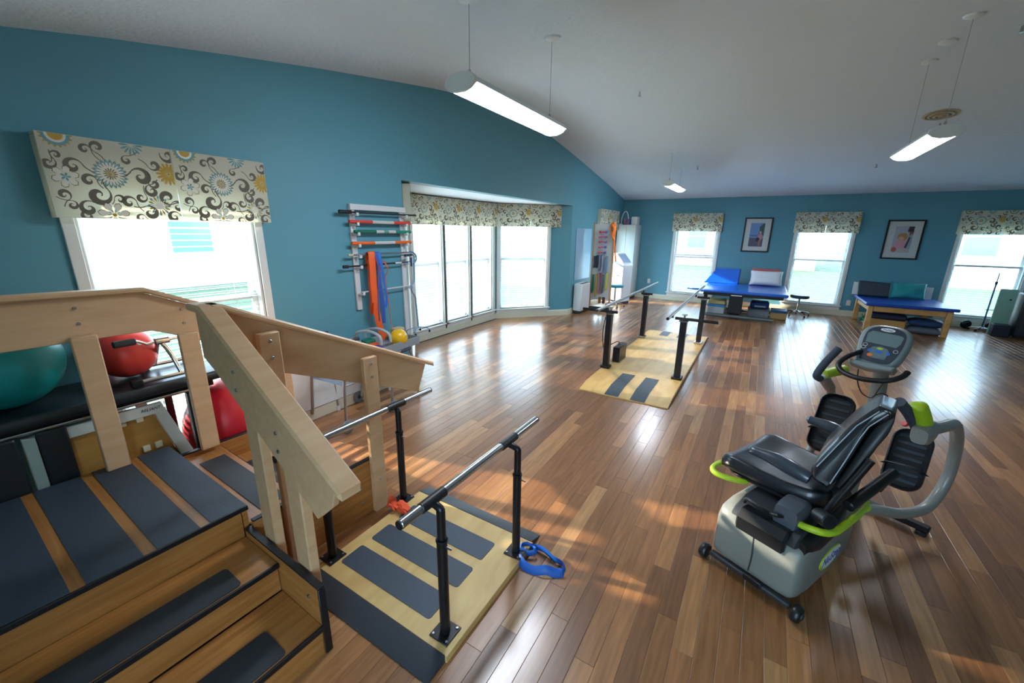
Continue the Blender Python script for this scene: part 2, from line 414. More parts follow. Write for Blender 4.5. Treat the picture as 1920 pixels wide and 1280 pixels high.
# ---- floor: dark underlay + planks
bm = new(); prism(bm, [(XL-.15, YN-.15), (XR+.15, YN-.15), (XR+.15, YF+.15), (XL-.15, YF+.15), (XL-.15, 8.2), (-4.7, 6.95), (-4.7, 4.35), (XL-.15, 3.2)], -.12, -.004, 'xy')
FLOOR = struct('floor', bm, mat('floor_joint_dark', '2e1c12', .8))
M_PL1 = plank_mat('brown_floor_plank', False); M_PL2 = plank_mat('brown_floor_plank_field', True)
PW = .0865; planks = []
rg = random.Random(11)
i0 = math.floor(-4.6/PW)
for i in range(i0, int(XR/PW)+1):
    x = i*PW
    if x < -4.55: continue
    if x+PW/2 < XL:
        k = (XL-(x+PW))/1.08; lo = 3.36+max(k, 0)*1.09; hi = 8.06-max(k, 0)*1.24
    else: lo, hi = YN, YF
    y = lo-rg.uniform(0, 1.0)
    while y < hi:
        L = rg.choice((.62, .78, .94, 1.1, 1.26)); a, b = max(y, lo), min(y+L, hi)
        if b-a > .03: planks.append((x, a, b))
        y += L
# the 300 planks that show largest in the photograph
CI = cam.matrix_world.inverted() if False else (Matrix.Translation(EYE) @ CAM_R).inverted()
def pix(p):
    q = CI @ Vector(p)
    return (960+755*q.x/-q.z, 640-755*q.y/-q.z) if q.z < -.05 else (-9e3, -9e3)
def area(pl):
    x, a, b = pl; n = 0; m_ = (a+b)/2
    if x < -1.3 and m_ < .8 or x < -1.95 and m_ < 1.5 or -1.9 < x < -.9 and .85 < m_ < 1.7: return 0
    if -1.6 < x < -.6 and 4.1 < m_ < 7.6: return 0
    pts = [pix((x, a, 0)), pix((x+PW, a, 0)), pix((x+PW, b, 0)), pix((x, b, 0))]
    if not any(-40 < px < 1960 and 0 < py < 1320 for px, py in pts): return 0
    ok = sum(0 <= px <= 1920 and 0 <= py <= 1280 for px, py in pts)
    if ok == 0: return 0
    return abs(sum(pts[k][0]*pts[(k+1) % 4][1]-pts[(k+1) % 4][0]*pts[k][1] for k in range(4)))/2*ok/4
planks.sort(key=area, reverse=True)
def plank_geo(bm, x0, x1, y0, y1):
    g, c = .0004, .0012
    lo = [bm.verts.new(p) for p in ((x0+g, y0+g, -.004), (x1-g, y0+g, -.004), (x1-g, y1-g, -.004), (x0+g, y1-g, -.004))]
    mi = [bm.verts.new((v.co.x, v.co.y, -.001)) for v in lo]
    hi = [bm.verts.new(p) for p in ((x0+g+c, y0+g+c, 0), (x1-g-c, y0+g+c, 0), (x1-g-c, y1-g-c, 0), (x0+g+c, y1-g-c, 0))]
    for A, B in ((lo, mi), (mi, hi)):
        for k in range(4): bm.faces.new((A[k], A[(k+1) % 4], B[(k+1) % 4], B[k]))
    bm.faces.new(hi)
PM = {}
for x, a, b in planks[:300]:
    k = round(b-a, 3)
    if k not in PM:
        bm = new(); plank_geo(bm, 0, PW, 0, b-a); me = bpy.data.meshes.new('plank'); bm.to_mesh(me); bm.free(); me.materials.append(M_PL1); PM[k] = me
    link('plank', PM[k], None, FLOOR, (x, a, 0))
bm = new()
for x, a, b in planks[300:]: plank_geo(bm, x, x+PW, a, b)
obj('plank_field', bm, M_PL2, FLOOR, 0, kind='stuff')

# ---------------------------------------------------------------- windows
M_CORD = mat('blind_cord', 'd8dadb', .7)
wcount = 0
def window(origin, rz, wd, z0, z1, casing=True, muntin=False):
    """origin = middle of the opening on the room face; local x along the wall, +y outward"""
    global wcount; wcount += 1
    r = sroot('window_%d' % wcount, origin, rz); h = wd/2
    if casing:
        for s in (-1, 1): part('side_casing', M_TRIM, r, bx, s*(h+.029)-.029, s*(h+.029)+.029, -.02, .0, z0-.02, z1+.06)
        part('head_casing', M_TRIM, r, bx, -h-.058, h+.058, -.022, 0, z1, z1+.075)
        part('apron', M_TRIM, r, bx, -h-.06, h+.06, -.016, 0, z0-.1, z0-.025)
    part('window_sill', M_TRIM, r, bx, -h-(.085 if casing else .03), h+(.085 if casing else .03), -.05, .09, z0-.025, z0, .006)
    for s in (-1, 1): part('jamb', M_TRIM, r, bx, s*(h-.009)-.009, s*(h-.009)+.009, .0, .12, z0, z1)
    part('head_jamb', M_TRIM, r, bx, -h+.018, h-.018, 0, .12, z1-.018, z1)
    zm = 1.21; fr = .042
    for nm, a, b, y in (('lower_sash', z0, zm+.02, .075), ('upper_sash', zm-.02, z1-.018, .1)):
        bm = new()
        for s in (-1, 1): bx(bm, s*(h-.018-fr/2)-fr/2, s*(h-.018-fr/2)+fr/2, y-.013, y+.013, a, b)
        bx(bm, -h+.018+fr, h-.018-fr, y-.013, y+.013, a, a+fr); bx(bm, -h+.018+fr, h-.018-fr, y-.013, y+.013, b-fr, b)
        sh = obj(nm, bm, M_TRIM, r); sh['kind'] = 'stuff' if False else ''
        del sh['kind']
        part('pane', M_GLASS, sh, bx, -h+.018+fr, h-.018-fr, y-.002, y+.002, a+fr, b-fr, .0003)
        if muntin:
            part('muntin', M_TRIM, sh, bx, -.008, .008, y-.008, y+.008, a+fr, b-fr)
            part('muntin', M_TRIM, sh, bx, -h+.06, h-.06, y-.008, y+.008, (a+b)/2-.008, (a+b)/2+.008)
    return r
def blind(origin, rz, wd, z0, z1, label, tilt=15, single=False, ztop=None, pitch=.044, depth=.048):
    t = thing('window_blind', label, 'blind', origin, rz, 'white slatted window blinds'); h = wd/2-.022
    part('head_rail', M_SLAT, t, bx, -h, h, .012, .055, z1-.055, z1-.02)
    part('bottom_rail', M_SLAT, t, bx, -h, h, .012, .05, z0+.005, z0+.028)
    n = int((z1-.075-z0-.05)/pitch); bmj = new()
    def slat(bm, M):
        P = [(-depth/2, -.0005), (0, .0022), (depth/2, -.0005), (depth/2, -.0020), (0, .0007), (-depth/2, -.0020)]
        prism(bm, P, -h, h, 'yz', M)
    me = None
    if single:
        bm = new(); slat(bm, tr((0, 0, 0), (tilt, 0, 0))); bmesh.ops.recalc_face_normals(bm, faces=bm.faces[:])
        me = bpy.data.meshes.new('slat'); bm.to_mesh(me); bm.free(); me.materials.append(M_SLAT)
    for i in range(n):
        z = z0+.05+pitch*(i+.5)
        if single: link('slat', me, None, t, (0, .033, z))
        else: slat(bmj, tr((0, .033, z), (tilt, 0, 0)))
    if single: bmj.free()
    else: obj('slats', bmj, M_SLAT, t, 0, kind='stuff')
    for s in (-.32, .32): part('cord', M_CORD, t, cyl, (s*wd, .033, z0+.02), (s*wd, .033, z1-.03), .0016, 6)
    return t
# ---------------------------------------------------------------- valance print (flat motifs of the fabric)
M_FAB = fabric_mat('cream_valance_fabric', 'e4e2d2')
M_FAB2 = mat('cream_valance_lining', 'cfcab2', .85)
M_MB = mat('print_taupe', '716b61', .85); M_MT = mat('print_teal', '6fa3ab', .85); M_MG = mat('print_gold', 'c4a24c', .85); M_MO = mat('print_olive', '8a8456', .85); M_MI = mat('print_ivory', 'e9e7da', .85)
PWD, PHT = .58, .43
def clampP(p): return (min(max(p[0], .002), PWD-.002), min(max(p[1], .002), PHT-.002))
def poly(bm, pts, y):
    pts = [clampP(p) for p in pts]
    ar = sum(pts[i][0]*pts[(i+1) % len(pts)][1]-pts[(i+1) % len(pts)][0]*pts[i][1] for i in range(len(pts)))
    if abs(ar) < 2e-6: return
    try: bm.faces.new([bm.verts.new((x, y, z)) for x, z in pts])
    except ValueError: pass
def strip(bm, pts, ws, y):
    n = len(pts); V = [Vector(q) for q in pts]; L, Rr = [], []
    for i in range(n):
        d = V[min(n-1, i+1)]-V[max(0, i-1)]; nn = Vector((-d.y, d.x)).normalized(); L.append(tuple(V[i]+nn*ws[i])); Rr.append(tuple(V[i]-nn*ws[i]))
    for i in range(n-1): poly(bm, [Rr[i], Rr[i+1], L[i+1], L[i]], y)
def scroll(bm, cx, cz, r, a0, sgn, tail, y=-.0008):
    """comma scroll: spiral in to (cx,cz), with a tail arc"""
    pts, ws = [], []
    n = 26
    for i in range(n+1):
        t = i/n; a = a0+sgn*R(430)*t; rr = r*(1-.86*t)
        pts.append((cx+rr*math.cos(a), cz+rr*math.sin(a))); ws.append(r*(.05+.27*math.sin(math.pi*min(1, t*1.15))**1.5) if t < .97 else r*.05)
    strip(bm, pts, ws, y)
    if tail:
        x0, z0 = pts[0]; d = Vector((-math.sin(a0), math.cos(a0)))*-sgn; q = []
        for i in range(9):
            t = i/8; q.append((x0+d.x*tail*t+math.cos(a0)*tail*.5*t*t, z0+d.y*tail*t+math.sin(a0)*tail*.5*t*t))
        strip(bm, q, [r*.05+.0008]*9, y)
def petals(bm, cx, cz, r0, r1, n, wdt, y, ph=0):
    for k in range(n):
        a = 2*math.pi*k/n+ph; d = Vector((math.cos(a), math.sin(a))); nn = Vector((-d.y, d.x)); c = Vector((cx, cz))
        P = [c+d*r0, c+d*(r0*.5+r1*.5)-nn*wdt*.8, c+d*(r1*.85)-nn*wdt*.75, c+d*r1, c+d*(r1*.85)+nn*wdt*.75, c+d*(r0*.5+r1*.5)+nn*wdt*.8]
        poly(bm, [tuple(p) for p in P], y)
def disc(bm, cx, cz, r, y, n=14): poly(bm, [(cx+r*math.cos(2*math.pi*k/n), cz+r*math.sin(2*math.pi*k/n)) for k in range(n)], y)
def build_print():
    out = []
    W, H = PWD, PHT
    b = new()
    for u, v, r, a, s, t in ((.20, .36, .034, 20, 1, .05), (.10, .25, .018, 200, -1, .03), (.31, .14, .022, 0, 1, .05), (.70, .42, .042, 150, -1, .06), (.61, .22, .02, 90, 1, .06), (.83, .25, .026, 200, 1, .05), (.34, .70, .045, 40, -1, .05), (.29, .52, .028, 0, 1, .04), (.49, .74, .022, 180, -1, .03), (.56, .77, .03, 0, 1, .05), (.67, .70, .024, 30, -1, .05), (.77, .60, .03, 100, 1, .05), (.90, .68, .036, 300, -1, .06), (.24, .87, .034, 60, 1, .05), (.22, .97, .026, 60, 1, 0), (.72, .90, .034, 120, -1, .05), (.93, .95, .03, 30, 1, .04), (.09, .72, .024, 300, 1, .04), (.13, .84, .02, 100, -1, .05), (.80, .50, .024, 150, 1, .05), (.40, .10, .026, 250, -1, .04), (.97, .10, .034, 160, 1, .0), (.04, .35, .026, 40, -1, .04), (.63, .98, .02, 20, 1, .03), (.98, .80, .03, 150, -1, .04)):
        scroll(b, u*W, (1-v)*H, r*1.2, R(a), s, t)
    out.append(('scroll_print', b, M_MB))
    t_, g, o, i_ = new(), new(), new(), new()
    def P(u, v): return u*W, (1-v)*H
    x, z = P(.46, .42)
    petals(b if False else o, x, z, .02, .081, 22, .0098, -.0005)
    petals(t_, x, z, .02, .079, 22, .0088, -.0007); petals(i_, x, z, .01, .066, 22, .0062, -.001); petals(o, x, z, .006, .034, 14, .004, -.0012); disc(g, x, z, .008, -.0014)
    x, z = P(.95, .35); petals(g, x, z, .004, .068, 16, .009, -.0006); disc(o, x, z, .005, -.0012)
    x, z = P(.81, .80); petals(t_, x, z, .022, .062, 8, .008, -.0006); petals(g, x, z, .022, .058, 8, .007, -.0007, R(22)); petals(i_, x, z, .026, .05, 8, .003, -.0011); disc(i_, x, z, .022, -.001)
    x, z = P(.42, .95); petals(o, x, z, .015, .075, 7, .021, -.0005, R(13)); petals(i_, x, z, .012, .071, 7, .018, -.0009, R(13)); petals(t_, x, z, .012, .032, 10, .003, -.0012); disc(g, x, z, .01, -.0013)
    x, z = P(.13, .50); petals(o, x, z, .012, .06, 6, .02, -.0005, .3); petals(i_, x, z, .01, .056, 6, .017, -.0009, .3); petals(t_, x, z, .0, .022, 5, .006, -.0012)
    x, z = P(.13, .01); petals(g, x, z, .03, .068, 18, .009, -.0005); disc(t_, x, z, .056, -.0008, 24); disc(i_, x, z, .042, -.001, 24); disc(g, x, z, .03, -.0012, 20)
    x, z = P(.67, .02); petals(t_, x, z, .008, .058, 14, .006, -.0006)
    out += [('teal_flower_print', t_, M_MT), ('gold_flower_print', g, M_MG), ('flower_outline_print', o, M_MO), ('ivory_petal_print', i_, M_MI)]
    res = []
    for nm, bm, m in out:
        for f in bm.faces: f.normal_update()
        for f in bm.faces:
            if f.normal.y > 0: f.normal_flip()
        me = bpy.data.meshes.new(nm); bm.to_mesh(me); bm.free(); me.materials.append(m); res.append((nm, me))
    return res
PRINT = build_print()
def valance(origin, rz, x0, x1, z0, z1, n, label, depth=.1, flare=0, ends=(1, 1)):
    """boxed fabric valance; local x along the wall, room side at -y"""
    t = thing('window_valance', label, 'valance', origin, rz, 'patterned fabric window valances'); W = (x1-x0)/n
    part('top_board', M_FAB2, t, bx, x0, x1, -depth+.012, -.002, z1-.014, z1)
    for e, s in zip(ends, (x0, x1)):
        if e: part('return', M_FAB, t, bx, s-(.012 if s == x1 else 0), s+(.012 if s == x0 else 0), -depth+.012, -.002, z0, z1-.015)
    for k in range(n):
        a = x0+k*W
        p = part('panel', M_FAB, t, bx, a+.001, a+W-.001, -depth, -depth+.004, z0, z1, .0015)
        for nm, me in PRINT:
            o = link(nm, me, None, p, (a+.002, -depth, z0)); o.scale = ((W-.004)/PWD, 1, (z1-z0)/PHT); o['kind'] = 'stuff'
    return t
# window 1 (near the stairs)
yc = (W1[0]+W1[1])/2
window((XL, yc, 0), 90, 1.0, W1[2], W1[3])
blind((XL, yc, 0), 90, .96, W1[2], W1[3], 'white slatted blind in the near window behind the wooden stairs', -4, True)
valance((XL, 0, 0), 90, .675, 1.85, 1.79, 2.23, 2, 'large patterned valance over the near window behind the stairs', .1)
# bay
def along(P, Q, u): t = (Q-P).normalized(); return P+t*u
nm3 = ('nearest', 'middle', 'far')
for (a, b), nn in zip(MH, nm3):
    window(along(BB, BC, (a+b)/2), 90, b-a, .2, 2.02)
    blind(along(BB, BC, (a+b)/2), 90, b-a-.04, .2, 2.02, 'white slatted blind, %s of three on the long bay window side' % nn, -16)
angR = math.degrees(math.atan2((BD-BC).y, (BD-BC).x)); angL = math.degrees(math.atan2((BB-BA).y, (BB-BA).x))
window(along(BC, BD, .605), angR, 1.03, .2, 2.02); window(along(BA, BB, .775), angL, .95, .2, 2.02)
blind(along(BC, BD, .605), angR, .99, .2, 2.02, 'white slatted blind in the angled bay window beside the blue wall end', -16)
blind(along(BA, BB, .775), angL, .91, .2, 2.02, 'white slatted blind in the edge-on bay window behind the rod rack', -16)
valance(BB, 90, .03, 2.3, 1.83, 2.25, 4, 'long patterned valance across the main side of the bay window', .1, ends=(0, 0))
valance(BC, angR, .03, 1.36, 1.84, 2.26, 2, 'patterned valance over the angled bay window at right', .1, ends=(0, 1))
valance(BA, angL, .14, 1.46, 1.84, 2.25, 2, 'edge-on patterned valance beside the white rod rack', .1, ends=(1, 0))
# far left window, far wall windows
yc = (W3[0]+W3[1])/2
window((XL, yc, 0), 90, 1.0, W3[2], W3[3])
valance((XL, 0, 0), 90, 9.55, 10.95, 1.82, 2.29, 2, 'patterned valance above the orange cord on the band rack', .1)
for (a, b), ww in zip(FW, ('left far window beyond the blue wedge', 'middle far window behind the stool', 'right far window behind the black pole stand')):
    xc = (a+b)/2
    window((xc, YF, 0), 0, b-a, .22, 2.02)
    valance((xc, YF, 0), 0, -.58, .58, 1.81, 2.25, 2, 'patterned valance over the '+ww)
for a, b in BW_FILL: window(((a+b)/2, YN, 0), 180, b-a, .22, 2.02)  # added unseen window, lets in sky light as fill
xc = [sum(f)/2 for f in FW]
blind((xc[1], YF, 0), 0, .96, .22, 2.02, 'white slatted blind in the middle far window behind the stool', -10)
blind((xc[2], YF, 0), 0, .96, .22, 1.25, 'half-height white blind in the right far window', -6)
blind((xc[0], YF, 0), 0, .96, .22, 1.20, 'lower white blind in the far window beside the blue wedge', -20)
# ================================================================= TRAINING STAIRS
def bolt(parent, p, axis, r=.008):
    bm = new(); p = Vector(p); a = Vector(axis); cyl(bm, p-a*.002, p+a*.005, r, 10); obj('bolt', bm, M_STEEL, parent)
ST = thing('training_stairs', 'wooden corner training stairs with maple handrails and dark rubber treads', 'stairs', (-1.965, .77, 0), -2)
U0, V0 = -.975, -1.05
M_STR = M_RUB2
# platform
bm = new(); bx(bm, U0, 0, V0, 0, 0, .437, .004); PLAT = obj('platform', bm, M_OAKX, ST)
part('platform_deck', M_OAKU, ST, bx, U0, .006, V0, .0, .437, .449, .002)
gaps = [-.595, -.385, -.19]
edges = [(V0+.0, -.805), (-.765, -.595), (-.555, -.385), (-.345, -.19), (-.152, .0)]
for a, b in edges: part('deck_mat', M_STR, ST, bx, U0+.004, .004, a, b-.002, .4492, .4525, .001)
part('edge_trim', M_BLK, ST, bx, .0062, .018, V0, -.001, .430, .4545, .003)
# front flight (down towards +u)
TV0 = V0
for k, (ua, ub, z) in enumerate(((0.019, .312, .30), (.315, .625, .15))):
    part('riser', M_OAKX, ST, bx, ub-.02, ub-.004, TV0, -.034, 0 if k == 1 else .15, z-.013, .001)
    part('tread', M_OAKX, ST, bx, ua, ub, TV0, -.032, z-.012, z, .002)
    part('nosing_trim', M_BLK, ST, bx, ub, ub+.012, TV0, -.032, z-.022, z+.004, .003)
    bm = new(); prism(bm, rrect(ua+.14, ub-.006, TV0+.1, -.175, .018), z+.0003, z+.004, 'xy'); obj('tread_mat', bm, M_RUB, ST)
part('upper_riser', M_OAKX, ST, bx, .0005, .0145, TV0, -.034, .286, .4355, .001)
sp = part('side_panel', M_OAKU, ST, bx, .016, .622, -.031, -.004, 0, .332, .002)
bm = new(); bx(bm, .016, .630, -.033, -.002, .3325, .342, .003); obj('panel_top_trim', bm, M_BLK, ST)
bm = new(); bx(bm, .6225, .632, -.033, -.002, 0, .332, .003); obj('panel_end_trim', bm, M_BLK, ST)
bolt(ST, (.55, -.032, .26), (0, -1, 0)); bolt(ST, (.3, -.032, .29), (0, -1, 0))
# second flight (down towards +v)
for k, (va, vb, z) in enumerate(((.002, .25, .345), (.252, .5, .23), (.502, .75, .115))):
    part('tread', M_OAKU, ST, bx, -.94, .012, va, vb, z-.012, z, .002)
    part('riser', M_OAKU, ST, bx, -.938, .01, vb-.02, vb-.004, max(0, z-.115), z-.0125, .001)
    part('nosing_trim', M_BLK, ST, bx, -.938, .011, vb+.0005, vb+.0015, z-.014, z+.001, .0004)
    part('tread_mat', M_RUB, ST, bx, -.80, -.06, va+.075, vb-.035, z+.0004, z+.004, .001)
for s, (a, b) in ((1, (.0125, .04)), (-1, (-.97, -.9405))):
    part('side_panel', M_OAKX, ST, bx, a, b, .001, .755, 0, .365, .002)
    part('panel_top_trim', M_BLK, ST, bx, a-.001, b+.001, .001, .757, .3655, .374, .003)
for v, z in ((.10, .22), (.36, .10), (.36, .25), (.60, .1), (.6, .2)): bolt(ST, (.0405, v, z), (1, 0, 0))
# handrails
def handrail(name, top, drop, plane, t, cap=.085, ext=0, bot=None):
    """top: polyline (a,z); board of the given vertical drop; plane 'u' keeps u const, 'v' keeps v const"""
    axes = 'xz' if plane == 'v' else 'yz'
    bm = new(); P = list(top)
    bot = bot or [(a, z-d) for (a, z), d in zip(P, drop)]
    prism(bm, P+bot[::-1], t-.014, t+.014, axes, bev=.003)
    o = obj(name, bm, M_MAPLE, ST)
    bm = new(); Q = [(a, z+.001) for a, z in P]
    d = (Vector(Q[-1])-Vector(Q[-2])).normalized()*ext; Q[-1] = (Q[-1][0]+d.x, Q[-1][1]+d.y)
    prism(bm, Q+[(a, z+.031) for a, z in Q[::-1]], t-cap/2, t+cap/2, axes, bev=.009)
    obj('rail_cap', bm, M_MAPLE, o)
    return o
# front flight rail, plane v=0.012
handrail('handrail_board', [(-.085, 1.405), (.035, 1.405), (.84, .915)], None, 'v', -.012, .09, .07, [(-.085, 1.19), (.0, 1.15), (.69, .70), (.80, .80)])
for uc, zt in ((.19, 1.17), (.47, .98)):
    part('rail_post', M_MAPLE, ST, bx, uc-.052, uc+.052, .0035, .046, .0, zt, .005)
    for dz in (-.03, -.11): bolt(ST, (uc, -.0265, zt+dz+.04), (0, -1, 0))
# second flight rail on the room side, plane u
handrail('handrail_board', [(-.005, 1.405), (.03, 1.405), (1.21, .845)], None, 'u', .005, .09, .06, [(-.005, 1.17), (.03, 1.16), (1.13, .665)])
for vc, zt in ((.185, 1.285), (.72, 1.03)):
    part('rail_post', M_MAPLE, ST, bx, .0415, .0745, vc-.048, vc+.048, 0, zt, .005)
    for dz in (-.04, -.12): bolt(ST, (.0755, vc, zt+dz), (1, 0, 0))
    bolt(ST, (.0755, vc, .22), (1, 0, 0))
# rail along the back of platform and second flight
handrail('handrail_board', [(V0, 1.415), (.03, 1.395), (1.21, .845)], [.235, .215, .2], 'u', -.94, .085, .06)
for vc, z0, zt in ((-.245, .453, 1.21), (.185, .375, 1.14), (.70, 0, .9)):
    part('rail_post', M_MAPLE, ST, bx, -.925, -.893, vc-.05, vc+.05, z0, zt, .005)
    for dz in (.06, .14): bolt(ST, (-.925, vc, zt+dz), (1, 0, 0))
part('rail_post', M_MAPLE, ST, bx, -.925, -.893, -.95, -.85, .453, 1.22, .005)

# ================================================================= NEAR PARALLEL BARS
NB = thing('parallel_bars', 'short parallel bars with steel rails on plywood board beside the stairs', 'parallel bars', (-1.36, 1.3, 0), 0)
part('base_board', M_PLY, NB, bx, -.395, .485, -.345, .41, 0, .038, .002)
bm = new(); prism(bm, [(-.452, 0), (-.345, 0), (-.345, .0395), (-.352, .0395), (-.452, .006)], -.395, .475, 'yz'); obj('rubber_ramp', bm, M_RUB, NB)
bm = new(); prism(bm, [(.41, 0), (.515, 0), (.515, .006), (.42, .0395), (.41, .0395)], -.395, .475, 'yz'); obj('rubber_ramp', bm, M_RUB, NB)
for a in (-.26, -.06, .145):
    bm = new(); prism(bm, rrect(-.32, .31, a, a+.14, .016), .0382, .041, 'xy'); obj('board_mat', bm, M_RUB2, NB)
NP = [(.41, -.265), (.435, .30), (-.44+.055, -.26), (-.43+.005, .295)]
for u, v in NP:
    p = part('base_plate', M_BLKM, NB, bx, u-.05, u+.05, v-.05, v+.05, .0385, .0445, .002)
    for a, b in ((-1, -1), (1, -1), (-1, 1), (1, 1)):
        bm = new(); cyl(bm, (u+a*.037, v+b*.037, .0446), (u+a*.037, v+b*.037, .050), .006, 8); obj('bolt', bm, M_STEEL, p)
    bm = new(); cyl(bm, (u, v, .0446), (u, v, .52), .0225, 18); o = obj('post_sleeve', bm, M_BLKM, NB)
    bm = new(); cyl(bm, (u, v, .520), (u, v, .531), .026, 18); obj('post_collar', bm, M_BLKM, o)
    bm = new(); cyl(bm, (u, v, .532), (u, v, .672), .0185, 18); obj('inner_post', bm, M_BLKM, o)
    bm = new(); cyl(bm, (u+.0225, v, .50), (u+.05, v, .50), .004, 8); obj('adjust_pin', bm, M_STEEL, o)
for u, a, b, vs in ((.41, -.44, .60, (-.265, .30)), (-.41, -.44, .60, (-.26, .295))):
    uu = u if u > 0 else -.405
    slope = 0
    bm = new(); cyl(bm, (u-.045, a, .70), (u-.03, b, .70), .0195, 22); rail = obj('steel_rail', bm, M_CHR, NB)
    for v in vs:
        k = (v-a)/(b-a); ux = u-.045+.015*k
        bm = new(); cyl(bm, (ux, v-.07, .70), (ux+.002, v+.07, .70), .0225, 22); obj('rail_sleeve', bm, M_BLK, rail)
    for v, s in ((a, -1), (b, 1)):
        ux = u-.045 if s < 0 else u-.03
        bm = new(); cyl(bm, (ux, v, .70), (ux, v+s*.004, .70), .0185, 22); obj('end_cap', bm, M_BLK, rail)
for u, v in NP:
    ux = (.41 if u > 0 else -.41)-.04
    bm = new(); tube(bm, smooth_path([(u, v, .66), (u, v, .672), ((u+ux)/2, v, .681), (ux, v, .685)], 3), .0165, 14); obj('rail_bracket', bm, M_BLKM, NB)
# orange cloth strip round one plate, blue exercise band loop on the floor
bm = new(); rg = random.Random(3)
for k in range(9):
    x0, y0 = rg.uniform(-.07, .07), rg.uniform(-.03, .03)+.0; a = rg.uniform(0, 6.3); L = rg.uniform(.03, .06)
    x0 += .0; P = [(x0-L*math.cos(a), y0-.4*L*math.sin(a)+.02*x0/.07, .008), (x0-.3*L, y0, .022+rg.uniform(0, .018)), (x0+.3*L, y0+.01, .012), (x0+L*math.cos(a), y0+.4*L*math.sin(a), .014+rg.uniform(0, .02))]
    tube(bm, smooth_path(P, 3), .01, 6, flat=(.005, .017))
tag(obj('cloth_strip', bm, mat('orange_cloth', 'e8562c', .8), None, 50, loc=(-1.735, 1.50, .041)), 'crumpled orange cloth strip at a black post base', 'cloth')
bm = new(); pts = []
for k in range(26):
    a = 2*math.pi*k/26; rr = 1+.12*math.sin(3*a+1)
    pts.append((.135*rr*math.cos(a), .072*rr*math.sin(a), .026+.008*math.sin(5*a)))
tube(bm, smooth_path(pts, 2, True), .02, 8, True, flat=(.024, .0055))
tube(bm, smooth_path([(-.12, .01, .03), (-.10, .045, .045), (-.06, .05, .03), (-.03, .03, .042), (-.06, .005, .03), (-.1, -.01, .045), (-.125, -.03, .03)], 4), .012, 7, flat=(.017, .005))
tag(obj('exercise_band', bm, mat('blue_latex', '0f56b0', .5), None, 60, loc=(-.80, 1.63, .0)), 'blue exercise band looped on the floor by a bar post', 'exercise band')

# ================================================================= FAR PARALLEL BARS
FB = thing('parallel_bars', 'long powered parallel bars on a wooden platform in mid room', 'parallel bars', (-1.09, 5.85, 0))
bm = new(); prism(bm, [(-1.74, 0), (1.77, 0), (1.77, .01), (1.55, .05), (-1.5, .05), (-1.74, .012)], -.49, .49, 'yz', bev=.002); obj('platform_board', bm, M_PLY, FB)
for x in (-.49-.006, .49): part('platform_edge', M_BLK, FB, bx, x, x+.006, -1.73, 1.76, 0, .012, .001)
sl = lambda v: .0505 if -1.5 <= v <= 1.55 else (.05+(v+1.5)*.158 if v < 0 else .05-(v-1.55)*.182)
def fmat(x0, x1, a, b):
    bm = new(); vs = sorted([a, b]+[q for q in (-1.5, 1.55) if a < q < b]); up = [(v, sl(v)+.003) for v in vs]; dn = [(v, sl(v)+.0004) for v in vs[::-1]]
    prism(bm, up+dn, x0, x1, 'yz'); obj('board_mat', bm, M_RUB2, FB)
for x in (-.19, .095): fmat(x, x+.155, -1.735, -1.04); fmat(x-.05, x+.09, 1.25, 1.76)
FP = [(-.45, -.93), (.42, -.87), (-.45, .94), (.41, 1.05)]
for i, (u, v) in enumerate(FP):
    bm = new(); bx(bm, u-.06, u+.06, v-.06, v+.06, .0505, .085, .012); b_ = obj('post_foot', bm, M_BLKM if i < 2 else M_CHR, FB)
    part('post', M_BLKM, FB, bx, u-.035, u+.035, v-.045, v+.045, .085, .76, .006)
    part('top_clamp', M_CHR, FB, bx, u-.05, u+.05, v-.055, v+.055, .7605, .772, .004)
    bm = new(); s = 1 if u > 0 else -1
    cyl(bm, (u-s*.1, v, .79), (u+s*(.36 if v < 0 else .08), v, .79), .0175, 14); cb = obj('cross_tube', bm, M_BLKM, FB)
    if v < 0:
        bm = new(); cyl(bm, (u+s*.0, v, .805), (u+s*.0, v, .84), .011, 10); cyl(bm, (u+s*.0-.03, v, .84), (u+s*.0+.03, v, .84), .008, 8); obj('clamp_handle', bm, M_CHR, cb)
for s in (-1, 1):
    x = -.50 if s < 0 else .305
    bm = new(); cyl(bm, (x, -1.27, .85), (x-.03, 2.12, .85), .019, 16); rl = obj('steel_rail', bm, mat('grey_rail', 'a9adaf', .35, .7), FB)
    for v in (-.9, 1.0):
        bm = new(); cyl(bm, (x-.01, v, .795), (x-.01, v, .834), .012, 10); obj('rail_support', bm, M_BLKM, rl)
    bm = new(); cyl(bm, (x, -1.275, .85), (x, -1.271, .85), .017, 14); obj('end_cap', bm, M_BLK, rl)
mb = part('motor_box', M_BLKM, FB, bx, -.455, -.36, -.66, -.33, .051, .26, .008)
bm = new(); tube(bm, smooth_path([(-.41, -.5, .262), (-.41, -.6, .33), (-.43, -.8, .34), (-.49, -.93, .3), (-.52, -.94, .5), (-.5, -.93, .72)], 5), .006, 8); obj('cable', bm, M_BLK, FB)
